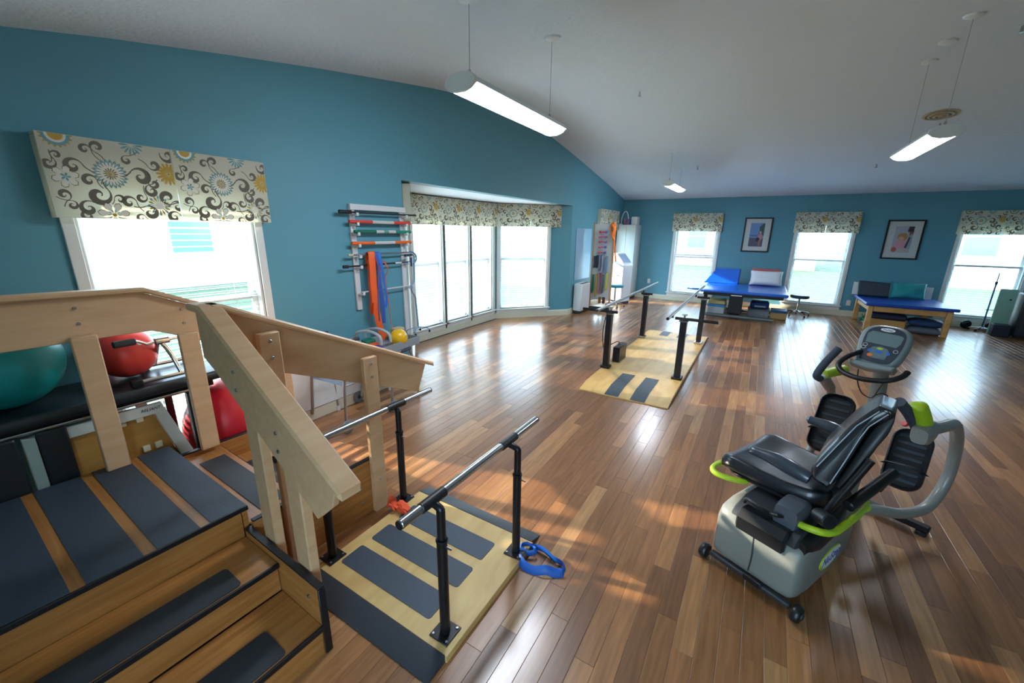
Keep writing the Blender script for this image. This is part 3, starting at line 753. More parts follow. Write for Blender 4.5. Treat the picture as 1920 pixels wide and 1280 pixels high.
# ================================================================= RECUMBENT STEPPER   local x = right, y = forward
BK = thing('recumbent_stepper', 'grey recumbent stepper with black swivelled seat and lime grips', 'exercise machine', (.19, 2.1, 0), -26)
M_SHR = mat('warm_grey_shroud', '7d807a', .42, var=(3, .05)); M_SHD = mat('dark_grey_plastic', '2b2e33', .5); M_GRT = mat('grey_arm_paint', '8f8d86', .35, .2)
M_LIME = mat('lime_grip', 'a8c521', .45); M_VIN = mat('black_vinyl', '20242a', .32, coat=.25, bump=(90, .04)); M_FOAM = mat('grey_foam_grip', '3b424d', .75)
M_BLKP = mat('black_plastic', '17191d', .4); M_FACE = mat('console_navy', '2a3442', .4); M_LCD = mat('lcd_grey', '6b7f82', .2); M_BADGE = mat('badge_white', 'e4e6dc', .4)
M_INK = mat('logo_blue', '1f3f96', .5)
def loft(bm, secs, n=20, M=ID, p=3.2):
    rings = []
    for y, cx, w, z0, z1 in secs:
        rg_ = []
        for k in range(n):
            a = 2*math.pi*k/n; c, s = math.cos(a), math.sin(a)
            x = cx+w*math.copysign(abs(c)**(2/p), c); z = (z0+z1)/2+(z1-z0)/2*math.copysign(abs(s)**(2/p), s)
            rg_.append(bm.verts.new(M @ Vector((x, y, z))))
        rings.append(rg_)
    for A, B in zip(rings, rings[1:]):
        for k in range(n): bm.faces.new((A[k], A[(k+1) % n], B[(k+1) % n], B[k]))
    bm.faces.new(rings[0][::-1]); bm.faces.new(rings[-1])
bm = new(); loft(bm, [(-.035, 0, .165, .11, .27), (-.03, 0, .185, .085, .31), (-.015, 0, .20, .07, .345), (.02, 0, .208, .06, .368), (.12, 0, .214, .05, .378), (.3, 0, .214, .045, .375), (.48, 0, .21, .045, .355), (.62, 0, .20, .05, .315), (.75, 0, .17, .06, .255), (.83, 0, .12, .08, .20), (.86, 0, .07, .1, .17)], 36, p=8)
SH = obj('shroud', bm, M_SHR, BK, 60)
bm = new(); tube(bm, smooth_path([(.0, -.0375, .10), (.004, -.038, .2), (-.01, -.03, .33)], 4), .0035, 6); obj('shroud_seam', bm, M_SHD, SH)
# oval name badge on the right flank
Mb = frame_mat((.2142, .30, .19), (0, 1, .02), (0, 0, 1)); 
bm = new(); prism(bm, oval(0, 0, .118, .056, 28), -.001, .0035, 'xy', Mb); bdg = obj('name_badge', bm, M_LIME, SH)
bm = new(); prism(bm, oval(.006, .001, .109, .049, 28), .0036, .0048, 'xy', Mb); obj('badge_face', bm, M_BADGE, bdg)
lettering('NuStep', .068, M_INK, bdg, Mb @ Matrix.Translation((.004, .002, .0053)), .25)
# rear axle and wheels
bm = new(); box(bm, (0, -.03, .055), (.40, .035, .03), .008); obj('axle_bar', bm, M_SHD, BK)
bm = new(); box(bm, (.03, -.045, .065), (.09, .02, .035), .006); obj('axle_cover', bm, M_BLKP, BK)
for s in (-1, 1):
    bm = new(); lathe(bm, [(0, -.018), (.036, -.018), (.042, -.010), (.042, .010), (.036, .018), (.016, .020), (0, .020)], 22, tr((s*.232, -.03, .042), (0, 90, 0))); wh = obj('wheel', bm, M_BLKP, BK)
    bm = new(); lathe(bm, [(0, 0), (.017, 0), (.014, .006), (0, .006)], 16, tr((s*.252, -.03, .042), (0, s*90, 0))); obj('hub_cap', bm, M_SHD, wh)
# front stabiliser + beam
bm = new(); box(bm, (.04, 1.27, .045), (.72, .06, .035), .008); obj('front_foot', bm, M_BLKM, BK)
for s in (-.29, .37): part('foot_pad', M_BLKP, BK, bx, s-.025, s+.025, 1.235, 1.305, 0, .028, .004)
bm = new(); tube(bm, smooth_path([(0, .74, .16), (0, .95, .13), (0, 1.2, .10), (-.02, 1.34, .14), (-.03, 1.43, .40), (-.035, 1.44, .72), (-.045, 1.41, .95)], 6), .043, 18); obj('console_column', bm, M_GRT, BK)
# seat carriage
bm = new(); prism(bm, [(-.03, .352), (.0, .39), (.10, .425), (.58, .43), (.64, .38), (.60, .335), (.10, .36), (.0, .335)], -.135, .17, 'yz', bev=.008); CR = obj('seat_carriage', bm, M_SHD, BK)
bm = new(); prism(bm, [(-.045, .30), (.06, .325), (.09, .40), (-.02, .41), (-.05, .37)], -.10, .13, 'yz', bev=.01); obj('rear_tray', bm, M_BLKP, BK)
bm = new(); loft(bm, [(.0, .15, .05, .315, .385), (.12, .165, .058, .30, .405), (.3, .165, .058, .31, .41), (.45, .16, .04, .33, .40)], 16); obj('carriage_cover', bm, M_BLKP, BK)
bm = new(); tube(bm, smooth_path([(-.1, .02, .42), (-.08, .0, .455), (-.02, -.01, .45), (.02, .02, .43), (.06, .0, .452), (.09, .06, .44)], 4), .009, 8); obj('seat_strap', bm, M_BLKP, BK)
bm = new(); loft(bm, [(.02, .085, .05, .40, .50), (.06, .085, .055, .39, .51), (.13, .085, .055, .395, .515), (.17, .085, .05, .41, .50)], 14, p=5); obj('swivel_block', bm, mat('grey_metal_block', '5f6873', .35, .4), BK)
bm = new(); cyl(bm, (0, .38, .428), (0, .38, .452), .11, 26); obj('swivel_plate', bm, M_BLKM, BK)
# seat: turned to the left (faces -x)
def seat_sec(bm, M=ID):
    n, rows = 26, []
    prof = [(-.315, .235, -.035, .005), (-.305, .245, -.045, .022), (-.25, .25, -.05, .04), (-.12, .245, -.05, .026), (.0, .235, -.05, .02), (.1, .22, -.05, .03), (.15, .20, -.045, .03), (.165, .18, -.03, .015)]
    for x, hw, zb, zt in prof:
        r_ = []
        for k in range(n):
            a = 2*math.pi*k/n; c, s = math.cos(a), math.sin(a); y = hw*math.copysign(abs(c)**(.45), c)
            z = (zb+zt)/2+(zt-zb)/2*math.copysign(abs(s)**.5, s)
            if s > 0: z += .028*(abs(y)/hw)**2.2 - .004
            r_.append(bm.verts.new(M @ Vector((x, y, z))))
        rows.append(r_)
    for A, B in zip(rows, rows[1:]):
        for k in range(n): bm.faces.new((A[k], A[(k+1) % n], B[(k+1) % n], B[k]))
    bm.faces.new(rows[0][::-1]); bm.faces.new(rows[-1])
bm = new(); seat_sec(bm, tr((0, .385, .515))); SEAT = obj('seat', bm, M_VIN, BK, 60)
bm = new(); prism(bm, rrect(-.30, .15, .16, .61, .08), .448, .468, 'xy', bev=.006); obj('seat_pan', bm, M_BLKP, SEAT)
# backrest, leaning to +x, turned a little towards the camera side
BP = [(.10, .645), (.097, .70), (.157, .845), (.196, .934), (.256, 1.022), (.273, 1.03), (.316, 1.02), (.308, 1.005), (.256, .942), (.242, .886), (.213, .754), (.177, .617), (.142, .618), (.115, .625)]
Mk = Matrix.Translation((.2, .2, 0)) @ Matrix.Rotation(R(12), 4, 'Z') @ Matrix.Translation((-.2, -.2, 0))
BPs = [tuple(q)[:2] for q in smooth_path([(x, z, 0) for x, z in BP], 3, True)]
def taper_back(bm, P, y0, y1, bev):
    prism(bm, P, 0, 1, 'xz', bev=0) if False else None
    t2 = new(); prism(t2, P, y0, y1, 'xz', bev=bev)
    m = (y0+y1)/2; vm = {}
    for v in t2.verts:
        t = max(0, min(1, (v.co.z-.62)/.41)); k = 1-.55*t**1.6
        vm[v.index] = bm.verts.new(Mk @ Vector((v.co.x, m+(v.co.y-m)*k-.03*t, v.co.z)))
    t2.verts.ensure_lookup_table()
    for f in t2.faces: bm.faces.new([vm[v.index] for v in f.verts])
    t2.free()
def idx(bm): bm.verts.index_update()
_pr = prism
def prism(bm, *a, **k):
    _pr(bm, *a, **k); bm.verts.index_update()
bm = new(); taper_back(bm, BPs, .17, .60, .014); BR = obj('backrest', bm, M_VIN, BK, 50)
SP_ = [(.188, .62), (.224, .755), (.252, .885), (.277, .95), (.322, 1.005), (.324, .975), (.315, .915), (.295, .86), (.262, .74), (.225, .60)]
bm = new(); taper_back(bm, SP_, .20, .57, .006); SHL = obj('back_shell', bm, M_BLKP, BR, 50)
def bk_y(z, sgn): t = max(0, min(1, (z-.62)/.41)); return .385+sgn*.2165*(1-.55*t**1.6)-.03*t
for sg in (-1, 1):
    bm = new(); tube(bm, [tuple(Mk @ Vector((x-.012, bk_y(z, sg), z))) for x, z in ((.185, .64), (.214, .757), (.244, .885), (.262, .94), (.312, 1.008))], .0026, 5); obj('seam_piping', bm, mat('pale_piping', 'a9b4c0', .5), BR)
    bm = new(); tube(bm, [tuple(Mk @ Vector((x+.012, bk_y(z, sg), z))) for x, z in ((.10, .70), (.16, .843), (.198, .93), (.258, 1.012))], .0026, 5); obj('seam_piping', bm, MC['pale_piping'], BR)
Ml = Mk @ frame_mat((.3155, .35, .905), (0, 1, 0), (.28, 0, .96))
bm = new(); prism(bm, oval(0, 0, .05, .022, 24), 0, .003, 'xy', Ml); lb = obj('shell_badge', bm, mat('badge_grey', '8d938f', .4), SHL)
lettering('NuStep', .028, M_INK, lb, Ml @ Matrix.Translation((0, 0, .0035)), .25)
bm = new(); prism(bm, [(.12, .44), (.20, .44), (.27, .70), (.235, .70)], .30, .52, 'xz', Mk, bev=.006); obj('back_bracket', bm, M_BLKM, BR)
bm = new(); cyl(bm, (.195, .16, .50), (.285, .22, .80), .017, 12); obj('recline_rod', bm, M_BLKM, BR)
bm = new(); cyl(bm, (.238, .27, .51), (.29, .64, .595), .026, 18); at_ = obj('arm_pivot_tube', bm, M_BLKM, BK)
bm = new(); cyl(bm, (.2376, .267, .5093), (.238, .27, .51), .020, 16); obj('tube_bore', bm, M_BLK, at_)
bm = new(); cyl(bm, (.18, .1, .50), (.245, .05, .52), .034, 16); obj('adjust_knob', bm, M_BLKP, BK)
# arm rests
for fy, zA, zB, xA, xB in ((.2, .60, .628, .09, -.20), (.63, .69, .735, .12, -.115)):
    bm = new(); pp = smooth_path([(xA, fy, zA), ((xA+xB)/2, fy-.004, (zA+zB)/2+.01), (xB, fy-.01, zB-.004)], 6); tube(bm, pp, [.024+.014*math.sin(math.pi*min(1, (i+1)/(len(pp)*.8))) if i < len(pp)-1 else .012 for i in range(len(pp))], 14); obj('arm_rest', bm, mat('arm_rest_vinyl', '39424d', .3, coat=.3), BK)
# lime side handles
bm = new(); tube(bm, smooth_path([(-.17, .17, .44), (-.23, .115, .445), (-.31, .09, .45), (-.345, .14, .455), (-.335, .26, .455), (-.27, .34, .45), (-.2, .36, .445)], 5), .0155, 12); obj('lime_handle', bm, M_LIME, BK)
bm = new(); tube(bm, smooth_path([(.045, .09, .44), (.10, .06, .435), (.185, .055, .44), (.245, .11, .44), (.257, .26, .44), (.258, .42, .44), (.245, .52, .44)], 5), .0165, 12); obj('lime_handle', bm, M_LIME, BK)
bm = new(); ball(bm, (.215, .66, .335), .035, 16, sc=(.8, 1.1, .7)); obj('lime_knob', bm, M_LIME, BK)
# moving arms
bm = new(); tube(bm, smooth_path([(.17, .72, .27), (.23, .86, .245), (.30, 1.05, .19), (.36, 1.26, .19), (.385, 1.38, .34), (.385, 1.33, .58), (.38, 1.12, .77), (.37, .92, .815), (.345, .74, .83)], 6), .029, 16); RA = obj('moving_arm', bm, M_GRT, BK)
bm = new(); loft(bm, [(.66, .335, .03, .775, .85), (.70, .335, .042, .765, .87), (.79, .335, .042, .775, .87), (.83, .34, .03, .79, .85)], 14); obj('arm_clamp', bm, M_GRT, RA)
bm = new(); tube(bm, smooth_path([(.315, .76, .80), (.30, .73, .84), (.275, .65, .92), (.25, .57, .985)], 5), .0245, 14); obj('foam_grip', bm, M_FOAM, RA)
bm = new(); pp = smooth_path([(.325, .73, .855), (.318, .70, .90), (.305, .665, .95), (.30, .65, .975)], 4); tube(bm, pp, [.036]*(len(pp)-3)+[.034, .026, .012], 14); obj('lime_grip', bm, M_LIME, RA)
bm = new(); cyl(bm, (.27, .70, .84), (.265, .685, .85), .014, 10); obj('red_stop', bm, mat('red_plastic', 'c02a2a', .4), RA)
bm = new(); tube(bm, smooth_path([(-.17, .72, .24), (-.22, .95, .2), (-.29, 1.3, .2), (-.33, 1.55, .30), (-.33, 1.6, .48), (-.30, 1.50, .64), (-.295, 1.38, .74)], 6), .027, 14); LA = obj('moving_arm', bm, M_GRT, BK)
bm = new(); tube(bm, [(-.29, 1.42, .70), (-.298, 1.30, .79), (-.30, 1.26, .81)], [.034, .036, .03], 14); obj('arm_clamp', bm, M_GRT, LA)
bm = new(); tube(bm, smooth_path([(-.305, 1.25, .795), (-.31, 1.2, .83), (-.285, 1.22, .92), (-.25, 1.29, 1.02)], 5), .0235, 14); obj('foam_grip', bm, M_FOAM, LA)
bm = new(); pp = smooth_path([(-.295, 1.27, .825), (-.275, 1.34, .835), (-.25, 1.44, .84), (-.245, 1.47, .842)], 4); tube(bm, pp, [.034]*(len(pp)-3)+[.033, .026, .012], 14); obj('lime_grip', bm, M_LIME, LA)
# pedals
for s, c in ((-1, (-.135, 1.08, .57)), (1, (.262, 1.0, .54))):
    M = tr(c, (55, 0, 8)); h = .19 if s < 0 else .165; pw_ = .082 if s < 0 else .075
    bm = new(); prism(bm, rrect(-pw_, pw_, -h, h, .06, 5), -.012, .0, 'xy', M, bev=.003); pd = obj('pedal', bm, M_BLKP, BK)
    bm = new(); P = [(x, y, .012) for x, y in rrect(-pw_-.004, pw_+.004, -h-.004, h+.004, .062, 5)]; tube(bm, P, .014, 8, True, M, flat=(.026, .008)); obj('pedal_rim', bm, M_BLKP, pd)
    for k in range(7): part('tread_rib', mat('pedal_rubber', '2a3440', .55), pd, bx, -pw_*.8, pw_*.8, -h*.8+k*h*.26, -h*.8+k*h*.26+.018, .0, .004, .0015, M)
    bm = new(); tube(bm, [tuple(M @ Vector((x, -h*.35, z))) for x, z in ((-pw_-.006, .02), (-pw_*.85, .075), (0, .095), (pw_*.85, .075), (pw_+.006, .02))], .01, 7, flat=(.004, .022)); obj('pedal_strap', bm, M_BLKP, pd)
    bm = new(); cyl(bm, tuple(M @ Vector((0, 0, -.012))), (c[0]*.6, 1.16, .22), .016, 10); obj('pedal_arm', bm, M_BLKM, pd)
# console
Mc = frame_mat((-.045, 1.305, 1.085), (1, 0, 0), (0, .48, .88))
egg = [(-.085, -.13), (.06, -.135), (.10, -.10), (.118, -.03), (.124, .05), (.112, .105), (.07, .135), (0, .143), (-.07, .135), (-.112, .105), (-.124, .05), (-.118, -.03), (-.105, -.10)]
egs = [tuple(p)[:2] for p in smooth_path([(a, b, 0) for a, b in egg], 4, True)]
bm = new(); prism(bm, egs, -.065, .0, 'xy', Mc, bev=.014); CN = obj('console_housing', bm, mat('console_grey', '7f8a8b', .4), BK, 50)
sc_ = lambda P, k, dy=0: [(x*k, y*k+dy) for x, y in P]
bm = new(); prism(bm, [(x*.80, y*.86+.004) for x, y in egs], .0005, .003, 'xy', Mc); FC = obj('face_plate', bm, M_FACE, CN)
bm = new(); prism(bm, [(-.083, .012), (.07, .003), (.083, .03), (.086, .075), (.07, .083), (-.07, .09), (-.088, .07)], .0032, .0045, 'xy', Mc); obj('screen', bm, M_LCD, FC)
bm = new(); prism(bm, oval(0, .108, .036, .0115, 20), .0032, .0046, 'xy', Mc); cb = obj('console_badge', bm, M_BADGE, FC)
lettering('NuStep', .016, M_INK, cb, Mc @ Matrix.Translation((0, .108, .0052)), .2)
bm = new(); prism(bm, [(-.05, -.035), (-.04, -.015), (0, -.004), (.035, -.015), (.048, -.035), (.04, -.085), (-.03, -.085)], .0032, .0042, 'xy', Mc); obj('key_panel', bm, M_LCD, FC)
for x, y, a, b, m in ((0, -.02, .016, .007, M_LIME), (-.046, -.04, .010, .010, mat('key_blue', '2067c8', .4)), (.0, -.042, .02, .009, MC['key_blue']), (.046, -.045, .010, .010, MC['key_blue']), (-.036, -.07, .015, .011, mat('key_orange', 'e8762a', .4)), (.018, -.072, .02, .008, M_LCD)):
    bm = new(); prism(bm, oval(x, y, a, b, 16), .0044, .0065, 'xy', Mc); obj('key', bm, m, FC)
for x, y in ((-.078, -.008), (-.082, -.026), (.075, -.022)):
    bm = new(); tube(bm, [(x+.011*math.cos(k*math.pi/8), y+.010*math.sin(k*math.pi/8), .0046) for k in range(16)], .0012, 5, True, Mc); obj('key_ring', bm, M_BADGE, FC)
bm = new(); prism(bm, [(-.12, -.13), (.11, -.125), (.10, -.155), (-.02, -.168), (-.11, -.155)], -.05, .035, 'xy', Mc, bev=.006); obj('console_shelf', bm, MC['console_grey'], CN)
bm = new(); tube(bm, smooth_path([(-.11, 1.32, 1.04), (-.16, 1.22, 1.01), (-.19, 1.15, .955), (-.15, 1.12, .915), (-.05, 1.10, .905), (.06, 1.11, .925), (.115, 1.15, .958), (.128, 1.19, .985)], 6), .0155, 12); obj('fixed_handlebar', bm, M_BLKP, BK)
bm = new(); tube(bm, smooth_path([(-.105, 1.22, .93), (-.09, 1.2, .86), (-.055, 1.2, .79), (.0, 1.2, .775), (.02, 1.2, .84), (.04, 1.22, .92)], 4), .0035, 6); tube(bm, smooth_path([(.0, 1.2, .78), (.03, 1.22, .81), (.06, 1.24, .80), (.055, 1.24, .755), (.02, 1.22, .745)], 4), .0035, 6); obj('heart_rate_cable', bm, M_BLKP, BK)
# ================================================================= NARROW TABLE BEHIND THE STAIRS
M_BVN = mat('black_table_vinyl', '1c2329', .38, coat=.2, bump=(60, .05)); M_WENA = mat('white_enamel', 'c9cdc4', .4)
TB = thing('treatment_table', 'black padded treatment table under the window behind the stairs', 'table', (-3.2, .42, 0))
bm = new(); prism(bm, rrect(-.235, .24, .775, .835, .026, 4), -.75, .78, 'xz', bev=.012); obj('padded_top', bm, M_BVN, TB)
bm = new(); cyl(bm, (.215, -.75, .751), (.215, .60, .751), .0095, 12); obj('chrome_rail', bm, M_CHR2, TB)
bm = new(); bx(bm, -.2, .2, -.7, .7, .735, .774, .004); obj('under_frame', bm, M_BLKM, TB)
for x in (.19, -.19):
    bm = new(); o_, i_ = [(-.15, .72), (.41, .72), (.53, .30), (.53, 0), (.47, 0), (.465, .28), (.37, .655), (-.15, .655)], None
    prism(bm, o_, x-.01, x+.01, 'yz', bev=.002); fr_ = obj('side_truss', bm, M_WENA, TB)
    if x > 0: lettering('RELIANT', .024, M_BLK, fr_, frame_mat((x+.0108, .355, .690), (0, 1, 0), (0, 0, 1)), .3)
bm = new(); prism(bm, [(-.15, .654), (.368, .654), (.463, .28), (.463, .02), (-.15, .02)], .165, .175, 'yz'); PNL = obj('plywood_panel', bm, wood('amber_plywood', 'a5783a', 'b98b48', (8, 2, 8), .4, 1.6), TB)
for y, z in ((.22, .645), (.30, .645), (.30, .45), (.36, .45)): part('panel_bracket', mat('cream_bracket', 'd2cdb0', .5), PNL, bx, .1755, .19, y-.018, y+.018, z-.02, z+.02, .003)
for x, y in ((.2, .56), (-.2, .56), (.2, -.7), (-.2, -.7)): part('table_leg', M_BLKM, TB, bx, x-.02, x+.02, y-.022, y+.022, 0, .735, .004)
# pads standing between table and stairs
for y0, y1, lab in ((.318, .425, 'black padded board standing behind the stair platform, beside a pale strip'), (.04, .252, 'wide black padded board at the left frame edge behind the platform')):
    bm = new(); prism(bm, rrect(y0, y1, 0, .738, .012, 3), -2.9995, -2.972, 'yz', bev=.008); tag(obj('padded_board', bm, M_BVN, None), lab, 'padded board')
bm = new(); prism(bm, [(.268, 0), (.313, 0), (.313, .72), (.268, .725)], -2.994, -2.972, 'yz', bev=.003); tag(obj('pale_board', bm, mat('pale_green_laminate', '8fa39d', .5), None), 'pale grey-green strip between two black padded boards', 'board')
# balls
def exball(name, c, r, col, label, sc=(1, 1, 1)):
    bm = new(); ball(bm, (0, 0, 0), r, 40, sc=sc); o = tag(obj(name, bm, mat(name+'_vinyl_'+col, col, .38, bump=(40, .02)), None, 80, loc=c), label, 'exercise ball')
    bm = new(); lathe(bm, [(0, 0), (.012, 0), (.010, .004), (0, .004)], 14, tr((r*sc[0]*.85, r*.25, r*sc[2]*.46), (0, 55, 0))); obj('valve_plug', bm, mat('ball_plug', 'd8d4c8', .5), o)
    return o
exball('exercise_ball', (-3.215, .30, 1.072), .235, '0f8a8c', 'large teal exercise ball on the black table')
exball('exercise_ball', (-3.295, .80, .990), .154, 'ee4a44', 'red exercise ball on the table behind the hand crank')
exball('exercise_ball', (-3.2, 1.27, .345), .345, 'c7202f', 'big crimson exercise ball wedged between wall and stairs', (.72, .88, 1))
# hand crank exerciser on the table
PE = thing('pedal_exerciser', 'chrome hand crank exerciser with grey foam grip on the black table', 'pedal exerciser', (-3.2, .9, .8355))
for x, a, b in ((.17, -.15, .15), (-.17, -.015, .26)):
    bm = new(); cyl(bm, (x, a, .022), (x, b, .022), .013, 12); bt = obj('base_tube', bm, M_CHR2, PE)
    for e in (a, b): part('rubber_foot', M_BLKP, bt, bx, x-.017, x+.017, e-.028, e+.028, 0, .044, .005)
bm = new(); tube(bm, smooth_path([(.168, .07, .03), (.14, .055, .12), (.11, .04, .185), (.09, .03, .215)], 5), .0125, 12); obj('curved_leg', bm, M_CHR2, PE)
bm = new(); cyl(bm, (-.17, .05, .03), (.085, .01, .215), .0125, 12); obj('rear_leg', bm, M_CHR2, PE)
bm = new(); cyl(bm, (.09, -.005, .23), (.09, .07, .23), .021, 16); hub = obj('crank_hub', bm, M_CHR, PE)
bm = new(); tube(bm, smooth_path([(.09, -.005, .23), (.09, -.04, .224), (.092, -.065, .24), (.096, -.085, .252), (.10, -.10, .254)], 4), .008, 10); cr_ = obj('crank_arm', bm, M_CHR2, PE)
bm = new(); cyl(bm, (.10, -.095, .255), (.106, -.195, .255), .0205, 16); obj('foam_grip', bm, M_FOAM, cr_)
bm = new(); tube(bm, smooth_path([(.09, .07, .23), (.09, .11, .232), (.085, .14, .212), (.08, .18, .205)], 4), .008, 10); cr2 = obj('crank_arm', bm, M_CHR2, PE)
bm = new(); cyl(bm, (.08, .175, .206), (.075, .26, .206), .0205, 16); obj('foam_grip', bm, M_FOAM, cr2)

# ================================================================= LOW WALL HEATER NEXT TO THE STAIRS
HT = thing('wall_heater', 'low white heater cabinet against the wall behind the walkers', 'heater', (-3.43, 2.27, 0))
part('heater_body', M_WHITE, HT, bx, -.022, .045, -.45, .42, .115, .62, .008)
part('heater_plinth', mat('cream_plinth', 'cfc9b4', .5), HT, bx, -.022, .035, -.45, .42, 0, .113, .004)
for k in range(6): part('top_grille_bar', M_SHD, HT, bx, -.01, .035, -.38+k*.13, -.28+k*.13, .6202, .623, .001)

# ================================================================= ROD RACK ON THE LEFT WALL
RK = thing('rod_rack', 'tall white wall rack holding exercise rods and canes', 'rack', (XL, 0, 0))
M_RKW = mat('rack_white_paint', 'd4d8d8', .45)
ROD_Z = [1.905, 1.815, 1.722, 1.612, 1.505, 1.405, 1.14]
for y in (2.675, 3.315):
    zb = .35 if y > 3 else .95
    p = part('rack_post', M_RKW, RK, bx, .002, .024, y-.03, y+.03, zb, 1.985, .003)
    for z in ROD_Z:
        bm = new(); box(bm, (.065, y, z-.026), (.08, .028, .014), .003); box(bm, (.1, y, z-.014), (.012, .028, .024), .003); obj('peg', bm, M_RKW, p)
part('rack_header', M_RKW, RK, bx, .0245, .04, 2.645, 3.36, 1.93, 1.985, .003)
def rod(name, z, segs, label, r=.0165, x=XL+.078):
    """segs: list of (y0,y1,colour)"""
    t = thing(name, label, 'rod', (x, 0, z), 0, 'rods on the white wall rack')
    for a, b, c in segs:
        bm = new(); cyl(bm, (0, a, 0), (0, b, 0), r, 16); obj('rod_section', bm, mat('rod_'+c, c, .4), t)
    return t
t = rod('weighted_bar', 1.905, [(2.62, 3.48, '20252c')], 'slim black bar with thick end, topmost on the wall rack', .009)
bm = new(); cyl(bm, (0, 2.49, 0), (0, 2.625, 0), .017, 16); obj('bar_weight', bm, M_BLKP, t)
rod('exercise_rod', 1.82, [(2.59, 2.86, 'd8473f'), (2.86, 3.14, 'c9cbc6'), (3.14, 3.38, 'd8473f')], 'red and white exercise rod on the wall rack')
rod('exercise_rod', 1.727, [(2.64, 2.90, '0d6a55'), (2.90, 3.0, 'c9cbc6'), (3.0, 3.06, '5fa08f'), (3.06, 3.16, 'c9cbc6'), (3.16, 3.38, '0f8a7a')], 'green and white exercise rod on the wall rack')
rod('exercise_rod', 1.617, [(2.60, 2.87, 'ea6a24'), (2.87, 3.14, 'c9cbc6'), (3.14, 3.38, 'ea6a24')], 'orange and white exercise rod on the wall rack')
t = thing('walking_cane', 'silver cane with curved blue handle lying on the wall rack', 'cane', (XL+.078, 0, 1.507), 0, 'rods on the white wall rack')
bm = new(); cyl(bm, (0, 2.58, 0), (0, 3.34, 0), .0085, 12); obj('cane_shaft', bm, M_CHR, t)
bm = new(); cyl(bm, (0, 2.545, 0), (0, 2.60, 0), .014, 12); obj('rubber_tip', bm, mat('cream_tip', 'b9b6a2', .6), t)
bm = new(); tube(bm, smooth_path([(0, 3.34, 0), (0, 3.39, 0), (0, 3.44, -.03), (0, 3.45, -.08), (0, 3.42, -.12), (0, 3.40, -.13)], 5), .0085, 12); obj('cane_handle', bm, mat('cane_blue', '3f78b5', .4), t)
t = thing('walking_cane', 'black adjustable cane lying below the silver cane on the wall rack', 'cane', (XL+.078, 0, 1.40), 0, 'rods on the white wall rack')
bm = new(); cyl(bm, (0, 2.53, 0), (0, 3.13, .0), .0085, 12); obj('cane_shaft', bm, M_BLKP, t)
bm = new(); cyl(bm, (0, 3.13, .0), (0, 3.22, 0), .010, 12); obj('cane_joint', bm, M_WHITE, t)
bm = new(); cyl(bm, (0, 3.22, .0), (0, 3.36, 0), .008, 12); cyl(bm, (0, 3.37, -.05), (0, 3.37, .05), .011, 12); obj('cane_handle', bm, mat('cane_navy', '2c4a70', .4), t)
bm = new(); cyl(bm, (0, 2.48, 0), (0, 2.535, 0), .016, 12); obj('rubber_tip', bm, M_BLKP, t)
rod('rack_dowel', 1.135, [(2.66, 3.33, 'c4c8c8')], 'plain white dowel, lowest on the wall rack', .008)
# hanging exercise bands
def band(name, pts, wd, col, label, th=.003, grp='exercise bands hanging on the wall rack'):
    bm = new(); tube(bm, smooth_path(pts, 5), .01, 8, flat=(wd, th)); o = tag(obj(name, bm, mat('latex_'+col, col, .55), None, 60), label, 'exercise band', grp); return o
xr = XL+.095
band('exercise_band', [(xr-.045, 2.80, 1.36), (xr-.04, 2.80, 1.50), (xr-.01, 2.80, 1.528), (xr+.02, 2.795, 1.50), (xr+.02, 2.79, 1.2), (xr+.02, 2.80, .95), (xr+.02, 2.84, .72), (xr+.03, 2.88, .62)], .036, 'f0642a', 'bright orange band, front of those hanging on the rack', .005)
band('exercise_band', [(xr-.015, 2.76, 1.44), (xr+.008, 2.755, 1.40), (xr+.01, 2.745, 1.2), (xr+.01, 2.75, 1.05), (xr+.01, 2.735, .96), (xr+.01, 2.75, .90), (xr+.012, 2.765, 1.02)], .022, 'ea5a22', 'short orange band with knotted end at rack left', .004)
band('exercise_band', [(xr-.05, 2.86, 1.38), (xr-.045, 2.86, 1.50), (xr-.012, 2.86, 1.526), (xr+.015, 2.86, 1.49), (xr+.012, 2.875, 1.25), (xr+.01, 2.90, 1.0), (xr+.01, 2.90, .78)], .022, '3556b0', 'long blue band hanging beside the orange ones', .005)
band('exercise_band', [(xr-.05, 2.895, 1.38), (xr-.045, 2.895, 1.50), (xr-.012, 2.895, 1.525), (xr+.018, 2.895, 1.49), (xr+.018, 2.93, 1.25), (xr+.015, 2.955, 1.06), (xr+.015, 2.93, .94)], .018, '2f6fc6', 'shorter bright blue band on the wall rack', .004)
band('exercise_band', [(xr-.02, 2.83, 1.505), (xr+.028, 2.83, 1.47), (xr+.034, 2.85, 1.35), (xr+.03, 2.835, 1.2), (xr+.028, 2.82, 1.0), (xr+.026, 2.82, .82)], .016, '7b6a9a', 'mauve band hanging between orange and blue bands', .004)
band('exercise_band', [(xr-.05, 2.94, 1.32), (xr-.02, 2.945, 1.425), (xr+.02, 2.96, 1.41), (xr+.02, 2.99, 1.34), (xr+.015, 2.95, 1.25), (xr+.012, 2.97, 1.05), (xr+.012, 2.985, .88), (xr+.012, 3.0, .72), (xr+.02, 3.06, .66)], .015, 'e8602c', 'narrow orange band curling at the right of the hanging bands', .004)
